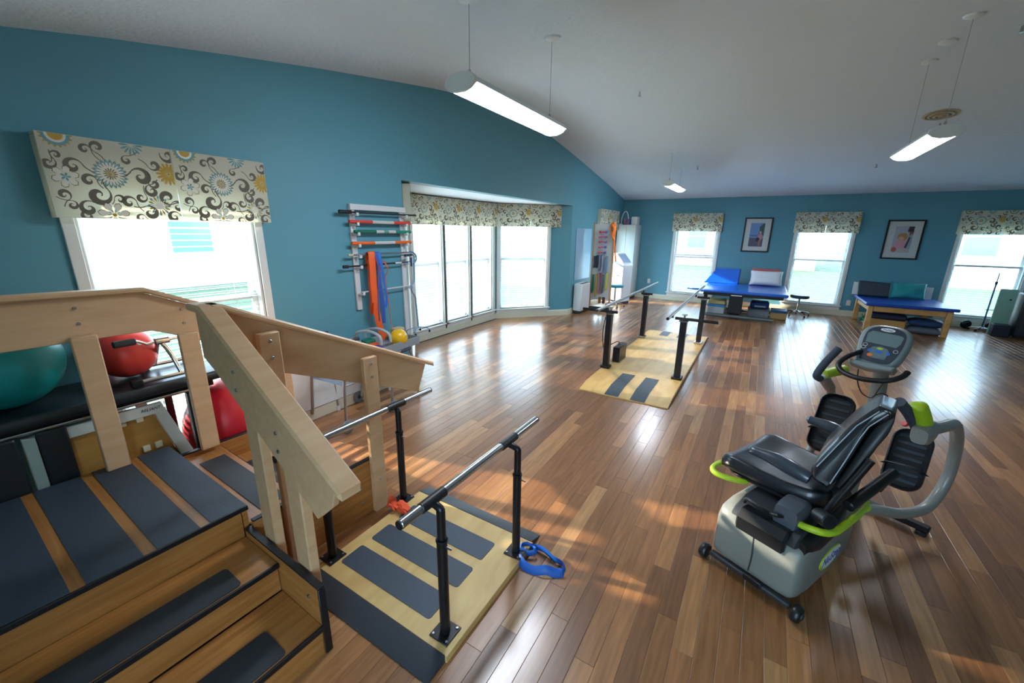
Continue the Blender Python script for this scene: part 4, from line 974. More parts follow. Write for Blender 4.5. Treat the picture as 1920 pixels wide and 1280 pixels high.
# quad cane hooked on the rack end
QC = thing('quad_cane', 'blue-grey quad cane hanging at the end of the wall rack', 'cane', (-3.33, 3.35, .58))
bm = new(); tube(bm, smooth_path([(0, -.10, .90), (0, -.02, .905), (0, .01, .88), (0, .0, .80), (0, -.01, .62), (0, -.06, .56), (0, -.055, .50), (0, -.01, .44), (0, .0, .36), (0, .02, .06)], 6), .009, 12); obj('cane_shaft', bm, mat('cane_steel_blue', '7fa3c4', .35, .5), QC)
bm = new(); tube(bm, [(0, -.13, .90), (0, -.03, .905)], .014, 12); obj('cane_grip', bm, M_FOAM, QC)
for a, b in ((-.07, -.11), (.07, -.1), (-.07, .12), (.07, .13)):
    bm = new(); tube(bm, smooth_path([(0, .02, .07), (a*.6, b*.7, .06), (a, b, .03), (a, b, .012)], 4), .006, 8); lg = obj('cane_foot', bm, mat('cane_steel_blue', '7fa3c4', .35, .5), QC)
    bm = new(); cyl(bm, (a, b, 0), (a, b, .022), .012, 10); obj('rubber_tip', bm, M_BLKP, lg)
# ================================================================= WALKERS
M_ALU = mat('anodised_aluminium', 'b4b8bc', .3, .9)
def walker(label, loc, rz, W, D, wheels=True, hs=1):
    t = thing('walker', label, 'walker', loc, rz, 'walkers by the left wall')
    for s in (-1, 1):
        x = s*W/2
        bm = new(); tube(bm, smooth_path([(x*1.06, -D/2-.02, .07), (x, -D/2+.02, .55*hs), (x*.97, -D/2+.05, .75*hs), (x*.96, -D/4, .81*hs), (x*.96, D/4, .81*hs), (x*.97, D/2-.05, .75*hs), (x, D/2-.02, .55*hs), (x*1.06, D/2+.02, .02)], 5), .0125, 12); f = obj('side_frame', bm, M_ALU, t)
        bm = new(); cyl(bm, (x*.96, -.02, .81*hs), (x*.96, D/4+.04, .81*hs), .0175, 12); obj('hand_grip', bm, M_FOAM, f)
        bm = new(); cyl(bm, (x*1.0, -D/2+.01, .42), (x*1.0, D/2-.01, .42), .009, 10); obj('side_brace', bm, M_ALU, f)
        if wheels:
            bm = new(); lathe(bm, [(.022, -.011), (.055, -.011), (.062, -.006), (.062, .006), (.055, .011), (.022, .011), (.022, -.011)], 24, tr((x*1.06+s*.03, -D/2-.03, .062), (0, 90, 0))); w_ = obj('wheel', bm, mat('grey_tyre', '70767c', .6), t)
            bm = new(); lathe(bm, [(0, -.008), (.05, -.008), (.05, .008), (0, .008)], 20, tr((x*1.06+s*.03, -D/2-.03, .062), (0, 90, 0))); obj('wheel_disc', bm, M_BLKP, w_)
        bm = new(); lathe(bm, [(0, 0), (.022, 0), (.02, .02), (.014, .05), (0, .05)], 14, tr((x*1.06, D/2+.02, 0))); obj('glide_foot', bm, M_WHITE, t)
    bm = new(); tube(bm, smooth_path([(-W/2, -D/2+.02, .60*hs), (-W/4, -D/2-.01, .60*hs), (W/4, -D/2-.01, .60*hs), (W/2, -D/2+.02, .60*hs)], 4), .012, 10); obj('front_brace', bm, M_ALU, t)
    bm = new(); box(bm, (0, -D/2+.012, .44), (W-.01, .014, .035), .005); obj('cross_bar', bm, mat('cross_bar_blue_grey', '7d93a8', .45), t)
    return t
walker('folding walker with grey front wheels nearest the wooden stairs', (-3.17, 2.15, 0), 4, .42, .24)
WB = walker('wheeled walker carrying a grey tray basket', (-3.16, 2.74, 0), 4, .40, .36, True, .70)
bm = new(); box(bm, (0, 0, .585), (.37, .56, .012), .004)
for sx in (-1, 1): box(bm, (sx*.187, 0, .625), (.008, .56, .08), .003)
for sy in (-1, 1): box(bm, (0, sy*.276, .625), (.37, .008, .08), .003)
TRAY = obj('tray_basket', bm, mat('grey_basket_plastic', '8b9499', .5), WB)
for sy in (-.24, -.12):
    bm = new(); tube(bm, smooth_path([(-.17, sy, .69), (-.15, sy, .77), (0, sy+.01, .80), (.15, sy, .77), (.17, sy, .69)], 4), .013, 10); obj('basket_handle', bm, mat('light_grey_plastic', 'aeb6ba', .4), TRAY)
bm = new(); prism(bm, rrect(-.16, .16, .44, .56, .03), -.12, -.11, 'xz', bev=.003); obj('seat_sling', bm, mat('sling_blue', '1f4d9a', .7), WB)
o = exball('exercise_ball', (-3.05, 2.80, .685), .09, 'e8b414', 'small yellow ball in the grey walker basket')
for k, (c, s, col, lab) in enumerate((((-3.20, 2.60, .60), (.10, .10, .05), 'e85a2a', 'orange cuff in the grey walker basket'), ((-3.12, 2.58, .60), (.12, .08, .04), '5a3f96', 'purple cuff in the grey walker basket'), ((-3.27, 2.60, .60), (.1, .12, .08), '127a62', 'green pad at the back of the walker basket'), ((-3.22, 2.95, .60), (.10, .13, .14), 'b9ab86', 'tan box end in the walker basket'))):
    bm = new(); bx(bm, -s[0]/2, s[0]/2, -s[1]/2, s[1]/2, 0, s[2], .012); tag(obj('wrist_cuff' if k < 2 else ('foam_pad' if k == 2 else 'tan_box'), bm, mat('basket_'+col, col, .7), None, loc=c), lab, ('cuff', 'cuff', 'pad', 'box')[k])
# ================================================================= FAR LEFT CORNER
HT2 = thing('wall_heater', 'tall white heater box below the wall mirror beside the band rack', 'heater', (-3.36, 8.54, 0))
part('heater_body', M_WHITE, HT2, bx, -.088, .11, -.27, .24, .06, .66, .02); part('heater_plinth', M_SHD, HT2, bx, -.085, .08, -.25, .22, 0, .058, .004)
for k in range(6): part('vent_slot', M_SHD, HT2, bx, .03, .095, -.23+k*.075, -.18+k*.075, .6605, .664, .001)
bm = new(); bx(bm, 0, .012, -.44, .46, .72, 1.83, .004); MR = tag(obj('wall_mirror', bm, mat('mirror_silver', '9cc3dc', .42, .55), None, loc=(XL+.002, 8.75, 0)), 'tall unframed mirror on the teal wall above the heater', 'mirror')
BR_ = thing('band_rack', 'tall wooden peg rack on wheels hung with coloured bands', 'rack', (-3.07, 8.98, 0), 6)
M_TAN = wood('tan_rack_wood', 'c48f66', 'd3a27a', (10, 10, 1.5), .45, 1.6)
for x in (-.235, .215): part('rack_post', M_TAN, BR_, bx, x-.018, x+.018, -.02, .02, .06, 1.97, .004)
part('peg_board', mat('peg_board_white', 'c9d0cd', .6), BR_, bx, -.216, .196, -.008, .008, .25, 1.93, .002)
part('rack_base', M_TAN, BR_, bx, -.33, .30, -.16, .16, .055, .10, .005); part('base_bar', M_SHD, BR_, bx, -.33, .29, -.19, -.162, .062, .115, .006)
for x in (-.29, .26):
    for y in (-.13, .13):
        bm = new(); lathe(bm, [(0, -.012), (.022, -.012), (.027, -.006), (.027, .006), (.022, .012), (0, .012)], 14, tr((x, y, .027), (0, 90, 0))); obj('caster', bm, M_BLKP, BR_)
def on_rack(x, z): # world position of a hanger on the rack front
    return Vector((-3.07+x*math.cos(R(6))+.045*math.sin(R(6)), 8.98+x*math.sin(R(6))-.045, z))
for z, ca, cb, lab in ((1.76, 'd04a5a', '7d6fc0', 'crimson and lilac hand weight, top row of band rack'), (1.66, 'e0559a', '9a6ac0', 'pink and violet hand weight, second row of band rack'), (1.55, 'c85a7a', '8a70b0', 'rose and mauve hand weight, third row of band rack'), (1.44, 'd06a9a', '6a70c0', 'pink and indigo hand weight, fourth row of band rack'), (1.32, 'd8607a', '5a6ab8', 'coral and blue hand weight, lowest row of band rack')):
    t = thing('hand_weight', lab, 'weight', on_rack(-.02, z), 6, 'hand weights on the band rack')
    bm = new(); cyl(bm, (-.06, 0, 0), (.06, 0, 0), .013, 12); cyl(bm, (-.09, 0, 0), (-.045, 0, 0), .028, 14); obj('weight_end', bm, mat('weight_'+ca, ca, .5), t)
    bm = new(); cyl(bm, (.045, 0, 0), (.09, 0, 0), .028, 14); obj('weight_end', bm, mat('weight_'+cb, cb, .5), t)
    bm = new(); cyl(bm, (0, .035, 0), (0, .012, 0), .006, 8); obj('hook', bm, M_STEEL, t)
for x, z0, z1, c, lab in ((-.17, .98, 1.22, '2a2f4a', 'navy band loop at left of the middle rack row'), (-.115, .98, 1.24, '1f2530', 'black band loop in the middle rack row'), (-.055, .92, 1.25, '6f7f9a', 'grey-blue band loop in the middle rack row'), (.01, .88, 1.25, '8a98b0', 'pale slate band loop in the middle rack row'), (.09, .85, 1.22, '5a86b0', 'steel blue band loop at right of the middle rack row'), (-.185, .42, .80, '0f6a5a', 'dark green band loop in the lowest rack row'), (-.11, .34, .82, 'd0a83a', 'mustard band loop in the lowest rack row'), (-.03, .40, .84, 'd85a78', 'pink band loop in the lowest rack row'), (.04, .42, .80, '55606a', 'charcoal band loop in the lowest rack row'), (.13, .5, .85, 'b9b848', 'yellow-green band loop at right of the lowest rack row')):
    bm = new(); P = [(0, .03, z1-z0), (0, .0, z1-z0+.006), (0, -.018, z1-z0), (.006, -.022, (z1-z0)*.5), (.0, -.018, .01), (0, 0, 0), (0, .012, .02), (-.006, .014, (z1-z0)*.5)]
    tube(bm, smooth_path(P, 3, True), .01, 8, True, flat=(.006, .024)); 
    tag(obj('band_loop', bm, mat('loop_'+c, c, .55), None, 60, loc=on_rack(x, z0), rot=(0, 0, 6)), lab, 'exercise band', 'bands on the wooden rack')
for x, c, lab in ((.0, '8a5a34', 'brown cuff weight hanging low on the band rack'), (.09, '4a3226', 'dark brown cuff weight hanging low on the band rack')):
    bm = new(); bx(bm, -.03, .03, -.02, .03, 0, .15, .012); tag(obj('cuff_weight', bm, mat('cuff_'+c, c, .7), None, loc=on_rack(x, .17), rot=(0, 0, 6)), lab, 'weight', 'cuff weights on the band rack')
bm = new(); p0 = on_rack(.19, 1.55)
tube(bm, smooth_path([(0, .0, .05), (.03, 0, .10), (.05, 0, .30), (.0, 0, .42), (-.05, 0, .34), (-.03, 0, .22), (.04, -.01, .18), (.05, -.01, .02), (.09, -.01, -.25), (.12, -.01, -.42)], 5), .017, 8); tube(bm, smooth_path([(-.02, -.01, .36), (.03, -.02, .28), (.0, -.02, .15), (.05, -.02, .05)], 4), .028, 8); tube(bm, [(0, .04, .41), (0, 0, .41)], .008, 8)
tag(obj('orange_cord', bm, mat('orange_cord', 'f07a1e', .6), None, 60, loc=p0), 'bright orange cord draped over the band rack corner', 'cord')
# white therapy unit + stool
TU = thing('therapy_unit', 'white floor-standing therapy unit with slanted top next to cabinet', 'therapy unit', (-2.98, 10.25, 0), -18)
bm = new(); prism(bm, [(-.16, .07), (.17, .07), (.17, .88), (.19, .95), (.17, 1.0), (-.08, 1.26), (-.16, 1.26)], -.19, .19, 'xz', bev=.02); UB = obj('unit_body', bm, mat('glossy_white', 'dfe4ea', .25), TU)
bm = new(); prism(bm, [(-.045, 1.228), (.135, 1.04), (.140, 1.045), (-.04, 1.233)], -.15, .15, 'xz'); obj('slanted_screen', bm, mat('screen_blue', 'a9c0dc', .2), UB)
part('unit_plinth', M_SHD, TU, bx, -.15, .16, -.17, .17, 0, .069, .006); part('drawer_front', M_WHITE, UB, bx, -.09, .11, -.197, -.19, .6, .85, .004); part('drawer_handle', M_CHR, UB, bx, -.03, .05, -.215, -.1975, .715, .73, .004)
def stool(label, loc, zs, col, r=.19):
    t = thing('rolling_stool', label, 'stool', loc, 0, 'round rolling stools')
    bm = new(); lathe(bm, [(0, zs-.07), (r-.02, zs-.07), (r, zs-.05), (r, zs-.02), (r-.02, zs), (0, zs+.004)], 30); obj('seat', bm, mat('stool_vinyl_'+col, col, .35), t)
    bm = new(); cyl(bm, (0, 0, .10), (0, 0, zs-.071), .022, 14); obj('gas_column', bm, M_CHR2, t)
    bm = new(); lathe(bm, [(0, .085), (.045, .085), (.04, .115), (.02, .13), (0, .13)], 18); obj('hub', bm, M_CHR2, t)
    for k in range(5):
        a = 2*math.pi*k/5+.3; bm = new(); tube(bm, smooth_path([(.03*math.cos(a), .03*math.sin(a), .105), (.14*math.cos(a), .14*math.sin(a), .10), (.24*math.cos(a), .24*math.sin(a), .07)], 3), .013, 8); lg = obj('base_leg', bm, M_CHR2, t)
        bm = new(); cyl(bm, (.24*math.cos(a)-.012, .24*math.sin(a), .026), (.24*math.cos(a)+.012, .24*math.sin(a), .026), .026, 12); obj('caster', bm, M_BLKP, lg)
    return t
stool('teal-topped rolling stool in front of the white therapy unit', (-2.93, 9.64, 0), .55, '2f8fa8', .2)
stool('dark-topped rolling stool beside the blue treatment table', (.84, 10.95, 0), .47, '2a3f4c', .18)
CB = thing('storage_cabinet', 'tall white storage cabinet in the far left corner', 'cabinet', (-3.18, 11.25, 0))
M_CAB = mat('cabinet_white', 'c5cbc6', .45)
part('cabinet_body', M_CAB, CB, bx, -.25, .25, -.22, .30, .06, 1.96, .006); part('cabinet_plinth', M_SHD, CB, bx, -.24, .24, -.2, .29, 0, .058, .003)
for a, b in ((-.247, -.002), (.002, .247)):
    d = part('cabinet_door', M_CAB, CB, bx, a, b, -.242, -.2205, .075, 1.95, .004)
    part('door_handle', M_CHR, d, bx, (-.03 if a < -.1 else .015), (-.015 if a < -.1 else .03), -.258, -.2425, .95, 1.07, .004)
bm = new(); bx(bm, -.08, .08, -.1, .12, 0, .20, .004); tag(obj('white_box', bm, M_WHITE, None, loc=(-3.03, 11.25, 1.9605)), 'white box on top of the tall cabinet', 'box')
for k, (c, lab) in enumerate((('c8504a', 'red book standing on the tall cabinet'), ('3a5aa0', 'blue book standing on the tall cabinet'), ('b85060', 'rose book standing on the tall cabinet'), ('4a6aa8', 'slate blue book standing on the tall cabinet'))):
    t = thing('book', lab, 'book', (-3.25+k*.034, 11.12, 1.9605), 0, 'books on the tall cabinet')
    bm = new()
    bx(bm, -.014, -.011, -.07, .07, 0, .15-.01*(k % 2), .001); bx(bm, .011, .014, -.07, .07, 0, .15-.01*(k % 2), .001); bx(bm, -.011, .011, -.07, -.067, 0, .15-.01*(k % 2), .001); obj('book_cover', bm, mat('book_'+c, c, .6), t)
    part('book_pages', M_WHITE, t, bx, -.0108, .0108, -.0668, .066, .003, .145-.01*(k % 2), .001)
LA_ = thing('gooseneck_lamp', 'white gooseneck lamp arching over the tall cabinet top', 'lamp', (-3.36, 11.1, 1.9605))
bm = new(); lathe(bm, [(0, 0), (.05, 0), (.045, .02), (.012, .03), (0, .03)], 18); obj('lamp_base', bm, M_WHITE, LA_)
bm = new(); tube(bm, smooth_path([(0, 0, .03), (.01, 0, .18), (.06, 0, .31), (.12, 0, .33), (.17, 0, .24), (.19, 0, .12)], 5), .010, 10); obj('lamp_neck', bm, M_WHITE, LA_)
bm = new(); lathe(bm, [(.012, .07), (.018, .05), (.032, .0), (.028, 0), (.012, .045)], 16, tr((.19, 0, .07))); obj('lamp_shade', bm, M_WHITE, LA_)
def outlet(loc, rz, lab):
    t = thing('wall_outlet', lab, 'outlet', loc, rz, 'wall outlets')
    part('cover_plate', M_WHITE, t, bx, -.038, .038, -.008, -.0005, -.06, .06, .003)
    for z in (-.022, .022): part('socket', M_TRIM, t, bx, -.015, .015, -.0105, -.0083, z-.014, z+.014, .002)
outlet((-2.60, YF, .47), 0, 'white wall outlet at right of the tall cabinet'); outlet((1.80, YF, .30), 0, 'white wall outlet below the middle far window')

# ================================================================= BLUE HI-LO TABLE
M_BLU = mat('bright_blue_vinyl', '0f62c8', .3, coat=.3, bump=(30, .03)); M_BLU2 = mat('royal_blue_vinyl', '1748a8', .35, coat=.2)
T1 = thing('treatment_table', 'bright blue height-adjustable treatment table at the far wall', 'table', (-.24, 10.3, 0))
bm = new(); prism(bm, rrect(-.79, .79, .565, .625, .02, 3), -.88, .85, 'xz', bev=.02); obj('padded_top', bm, M_BLU, T1)
bm = new(); prism(bm, rrect(-1.06, -.80, .59, .622, .012, 3), -.80, -.2, 'xz', bev=.01); obj('side_flap', bm, M_BLU, T1)
part('flap_bracket', M_BLKM, T1, bx, -1.0, -.80, -.55, -.50, .555, .589, .003)
part('top_frame', M_BLKM, T1, bx, -.73, .72, -.80, .75, .50, .5645, .006)
part('lift_column', M_BLKM, T1, bx, -.24, .02, -.5, -.1, .09, .4995, .01); part('front_plate', M_CHR, T1, bx, -.2, 0, -.805, -.801, .515, .535, .002)
for x in (-.70,): part('frame_leg', M_BLKM, T1, bx, x-.035, x+.035, -.6, -.52, .09, .50, .006)
bm = new(); cyl(bm, (-.70, -.58, .05), (.62, -.58, .05), .036, 16); obj('base_bar', bm, mat('grey_base_bar', '6d7378', .4, .3), T1)
bm = new(); cyl(bm, (-.70, .4, .05), (.62, .4, .05), .036, 16); obj('base_bar', bm, MC['grey_base_bar'], T1)
part('base_spine', M_BLKM, T1, bx, -.2, -.02, -.55, .4, .02, .088, .006)
bm = new(); prism(bm, [(-.37, 0), (.37, 0), (.37, .34), (-.12, .34), (-.34, .04)], -.22, .22, 'xz', bev=.015); tag(obj('foam_wedge', bm, M_BLU, None, loc=(-.76, 10.95, .6265)), 'glossy blue foam wedge on the blue treatment table', 'wedge')
bm = new(); prism(bm, [(-.28, 0), (.28, 0), (.28, .36), (-.28, .37)], -.05, .05, 'xz', bev=.02); tag(obj('foam_block', bm, mat('salmon_vinyl', 'b85a5a', .45), None, loc=(.12, 11.08, .6265), rot=(-6, 0, 0)), 'salmon red foam block behind the white pillow', 'foam block')
bm = new(); cushion(bm, .64, .34, .17, tr((0, 0, 0)), 16, 4, .008, 5); tag(obj('pillow', bm, mat('white_pillow', 'dfe3e6', .6), None, 80, loc=(.14, 10.84, .80), rot=(68, 0, 3)), 'white pillow leaning on the blue treatment table', 'pillow')
# things under table 1
def block(name, c, s, col, label, cat, bev=.012, rz=0, lid=None):
    bm = new(); bx(bm, -s[0]/2, s[0]/2, -s[1]/2, s[1]/2, 0, s[2], bev); o = tag(obj(name, bm, mat('blk_'+col, col, .55), None, loc=c, rot=(0, 0, rz)), label, cat)
    return o
o = block('foam_mat', (-.72, 10.12, .0), (.36, .42, .20), 'c9ced2', 'pale grey foam mat under the left of the blue table', 'mat', .02); 
o = block('foam_mat', (-.72, 10.12, .201), (.37, .42, .045), '2f8fd6', 'sky blue mat on the stack under the blue table', 'mat', .015)
o = block('foam_mat', (-.72, 10.12, .247), (.36, .40, .10), 'd8c98a', 'cream yellow mat atop the stack under the blue table', 'mat', .02)
o = block('storage_bin', (.10, 10.35, .0), (.40, .36, .17), '8b9299', 'grey storage bin under the blue table', 'bin', .012)
part('bin_lid', mat('bin_lid_grey', '70777d', .5), o, bx, -.21, .21, -.19, .19, .171, .19, .005)
o = block('gear_bag', (.10, 10.33, .191), (.36, .30, .155), '173f8e', 'blue gear bag with pale label on the grey bin', 'bag', .03)
part('bag_label', mat('label_pale', 'aebccb', .6), o, bx, -.09, .12, -.1535, -.1505, .04, .075, .001)
o = block('wooden_step', (.475, 10.38, .0), (.30, .36, .14), 'bd9a62', 'low wooden step box at the right end of the blue table', 'step'); part('step_pad', mat('pad_blue', '22568f', .5), o, bx, -.152, .152, -.182, .182, .1405, .19, .01)

# ================================================================= WOODEN BLUE-TOP TABLE
T2 = thing('treatment_table', 'wooden-legged treatment table with royal blue top, right far wall', 'table', (2.46, 10.68, 0), 0)
M_BLND = wood('blond_table_wood', 'c08f52', 'd2a468', (4, 4, 4), .4, 1.5)
bm = new(); prism(bm, rrect(-.64, .64, .475, .535, .02, 3), -.68, .68, 'xz', bev=.02); obj('padded_top', bm, M_BLU2, T2)
for y in (-.60, .61): part('apron', M_BLND, T2, bx, -.505, .495, y-.012, y+.012, .37, .4745, .004)
for x in (-.56, .55): part('apron', M_BLND, T2, bx, x-.012, x+.012, -.545, .555, .37, .4745, .004)
for x in (-.55, .54):
    for y in (-.59, .60): part('table_leg', M_BLND, T2, bx, x-.04, x+.04, y-.04, y+.04, 0, .4745, .008)
bm = new(); prism(bm, [(-.24, 0), (.25, 0), (.24, .29), (-.26, .31)], -.06, .06, 'xz', bev=.02); tag(obj('foam_wedge', bm, mat('slate_vinyl', '263746', .45), None, loc=(2.07, 11.05, .54), rot=(-12, 0, -3)), 'slate black foam board leaning on the wooden blue-top table', 'wedge')
bm = new(); cushion(bm, .52, .33, .18, tr(), 16, 4, .012, 9); tag(obj('pillow', bm, mat('teal_pillow', '1f8f92', .7), None, 80, loc=(2.585, 10.98, .705), rot=(70, 0, -3)), 'teal pillow leaning on the wooden blue-top table', 'pillow')
bm = new(); bx(bm, -.12, .14, -.01, .01, 0, .245, .004); tag(obj('white_board', bm, M_WHITE, None, loc=(2.86, 11.2, .5365), rot=(-5, 0, -6)), 'white board standing behind the teal pillow', 'panel')
bm = new(); bx(bm, -.05, .05, -.01, .01, 0, .26, .004); tag(obj('white_board', bm, M_WHITE, None, loc=(1.82, 11.3, .5365), rot=(-5, 0, -6)), 'narrow white board standing left of the slate foam board', 'panel')
def in2(x, y, z): a = R(0); return (2.46+x*math.cos(a)-y*math.sin(a), 10.68+x*math.sin(a)+y*math.cos(a), z)
block('wooden_box', in2(-.20, -.28, 0), (.50, .32, .20), 'b98c4e', 'wooden box under the blue-top table', 'box', .006, -6)
block('bolster', in2(-.20, -.27, .201), (.52, .26, .11), '1a2440', 'navy bolster on the wooden box', 'bolster', .04, -6)
bm = new(); cushion(bm, .50, .42, .13, tr((0, 0, .065)), 14); tag(obj('cushion', bm, mat('grey_cushion', '4f5a66', .7), None, 80, loc=in2(.33, -.35, 0), rot=(0, 0, -12)), 'grey cushion on the floor under the blue-top table', 'cushion')
bm = new(); cushion(bm, .52, .40, .14, tr((0, 0, .07)), 14, 4, .01, 4); tag(obj('cushion', bm, mat('navy_cushion', '17365f', .7), None, 80, loc=in2(.33, -.33, .131), rot=(0, 0, -8)), 'navy cushion on top of the grey cushion', 'cushion')
PP = thing('gym_pompom', 'green and white pompom on the floor beside a table leg', 'pompom', in2(-.50, .12, 0))
for m_, n, r0, s in ((mat('pompom_green', '0f7a55', .6), 46, (0, 0, .11), 1), (mat('pompom_white', 'd9dedb', .6), 26, (.04, -.1, .07), 2)):
    bm = new(); rg = random.Random(s)
    for k in range(n):
        v = Vector((rg.gauss(0, 1), rg.gauss(0, 1), rg.gauss(0, .9))).normalized(); L = rg.uniform(.07, .11) if s == 1 else rg.uniform(.05, .075)
        c = Vector(r0); e = c+v*L; e.z = max(e.z, .006); tube(bm, [c, c+v*L*.6, e], [.007, .008, .004], 5)
    obj('pompom_streamers', bm, m_, PP, kind='stuff')
# ================================================================= RIGHT FAR CORNER
PS = thing('pole_stand', 'thin blue-black pole stand on a wheeled chrome base by the right far window', 'stand', (3.84, 11.27, 0))
M_POLE = mat('pole_steel_blue', '2f5f86', .35, .5)
bm = new(); cyl(bm, (0, 0, .07), (0, 0, .93), .0125, 12); obj('lower_pole', bm, M_POLE, PS)
bm = new(); cyl(bm, (0, 0, .90), (0, 0, .96), .019, 12); obj('pole_clamp', bm, M_BLKP, PS)
bm = new(); cyl(bm, (0, 0, .93), (0, 0, 1.12), .008, 10); obj('upper_pole', bm, M_POLE, PS)
bm = new(); cyl(bm, (-.03, 0, .42), (.12, 0, .42), .007, 8); tube(bm, smooth_path([(.12, 0, .42), (.14, 0, .45), (.11, 0, .47)], 3), .007, 8); obj('side_hook', bm, M_BLKP, PS)
bm = new(); cyl(bm, (0, 0, .05), (0, 0, .085), .03, 14); obj('base_hub', bm, M_CHR2, PS)
for k in range(5):
    a = 2*math.pi*k/5+.2; bm = new(); tube(bm, [(0, 0, .065), (.1*math.cos(a), .1*math.sin(a), .06), (.17*math.cos(a), .17*math.sin(a), .045)], .011, 8); lg = obj('base_leg', bm, M_CHR2, PS)
    bm = new(); ball(bm, (.17*math.cos(a), .17*math.sin(a), .022), .022, 12); obj('caster', bm, M_BLKP, lg)
def disc_weight(loc, lab, r=.085, rz=20):
    bm = new(); lathe(bm, [(.014, -.015), (r-.02, -.022), (r, -.016), (r, .016), (r-.02, .022), (.014, .015), (.014, -.015)], 26, tr((0, 0, r), (90, 0, rz))); tag(obj('weight_plate', bm, M_BLKP, None, loc=loc), lab, 'weight', 'weight plates on the floor')
disc_weight((3.66, 11.42, 0), 'round black weight plate left of the pole stand'); disc_weight((4.02, 11.45, 0), 'round black weight plate right of the pole stand', .095)
SP = thing('equipment_case', 'black upright equipment case at the right frame edge', 'case', (4.30, 10.92, 0), -8)
part('case_body', mat('case_black', '1a1d24', .5), SP, bx, -.21, .24, -.2, .22, .03, .80, .02); part('case_front', mat('case_panel', '242832', .5), SP, bx, -.17, .20, -.208, -.2005, .08, .74, .004)
part('case_latch', M_CHR, SP, bx, -.02, .05, -.216, -.2085, .5, .53, .003)
for x in (-.17, .2):
    for y in (-.16, .18): part('case_foot', M_BLKP, SP, bx, x-.025, x+.025, y-.025, y+.025, 0, .0295, .004)
bm = new(); bx(bm, -.13, .16, -.15, .15, 0, .17, .006); tag(obj('blue_box', bm, mat('dusty_blue_card', '5f86b5', .6), None, loc=(4.30, 10.92, .8005), rot=(0, 0, -8)), 'dusty blue box on top of the black equipment case', 'box')
LP = thing('leaning_panel', 'pale green panel with knob leaning beside the black equipment case', 'panel', (3.97, 11.04, 0), 0)
part('panel_board', mat('pale_green_panel', '8fc0ae', .5), LP, bx, -.13, .10, -.012, .012, 0, .85, .004); bm = new(); cyl(bm, (.03, -.012, .66), (.03, -.03, .66), .014, 12); obj('knob', bm, M_BLKP, LP)
bm = new(); bx(bm, -.12, .10, -.11, .11, 0, .22, .015); tag(obj('gym_bag', bm, mat('dark_bag', '232a38', .7), None, loc=(3.95, 10.88, 0), rot=(0, 0, -8)), 'dark low bag on the floor before the pale green panel', 'bag')

# ================================================================= FRAMED PICTURES
def picture(label, xc, zc, wd, ht, shapes):
    t = thing('framed_picture', label, 'picture', (xc, YF-.001, zc), 0, 'framed pictures on the far wall'); f = .03
    part('frame', M_BLK, t, bx, -wd/2, -wd/2+f, -.03, 0, -ht/2, ht/2, .004); part('frame', M_BLK, t, bx, wd/2-f, wd/2, -.03, 0, -ht/2, ht/2, .004)
    part('frame', M_BLK, t, bx, -wd/2+f, wd/2-f, -.03, 0, -ht/2, -ht/2+f, .004); part('frame', M_BLK, t, bx, -wd/2+f, wd/2-f, -.03, 0, ht/2-f, ht/2, .004)
    mt = part('mat_board', mat('picture_mat', 'c3c8c4', .7), t, bx, -wd/2+f, wd/2-f, -.012, -.004, -ht/2+f, ht/2-f, .001)
    for k, (pts, c) in enumerate(shapes):
        bm = new(); y = -.0122-.0002*(k+1); prism(bm, [(x*wd, z*ht) for x, z in pts], y-.0001, y, 'xz'); obj('photo_print', bm, mat('photo_'+c, c, .6), mt)
E_ = lambda cx, cz, a, b: oval(cx, cz, a, b, 18)
picture('framed photo of a seated figure by water and trees', -.195, 1.745, .58, .80, [([(-.26, -.34), (.24, -.34), (.24, .34), (-.26, .34)], '6a90c0'), ([(-.26, -.34), (.24, -.34), (.24, -.10), (-.26, -.08)], '585a70'), ([(-.26, -.05), (.1, -.05), (.1, .0), (-.26, .0)], '4f76a8'), ([(.04, -.02), (.24, -.02), (.24, .33), (.16, .32), (.06, .22), (.08, .1)], '37595a'), (E_(.12, -.06, .09, .1), 'b98a98'), (E_(.12, .07, .04, .04), 'c9a08a'), (E_(.05, -.13, .07, .06), '2f3540'), ([(.08, -.32), (.17, -.32), (.17, -.16), (.08, -.16)], '93706f')])
picture('framed photo of a fair-haired child with an adult', 2.43, 1.69, .585, .795, [([(-.25, -.33), (.24, -.33), (.24, .34), (-.25, .34)], 'a9adb8'), ([(-.25, -.33), (.2, -.33), (.22, -.2), (-.25, -.2)], 'b9b0b4'), (E_(.19, .2, .055, .13), '8a5a50'), ([(.08, .2), (.24, .2), (.24, .33), (.1, .33)], '3f3340'), (E_(.2, -.05, .05, .2), '8fa0a8'), ([(-.22, -.22), (.16, -.22), (.14, .0), (-.05, .03), (-.18, -.05)], 'cf9aa6'), (E_(-.02, .07, .14, .1), 'b08a58'), (E_(-.05, .02, .08, .06), 'd0a090'), (E_(-.18, -.25, .07, .06), 'b8584a'), ([(.08, -.2), (.14, -.22), (.2, .05), (.15, .08)], '46505e')])
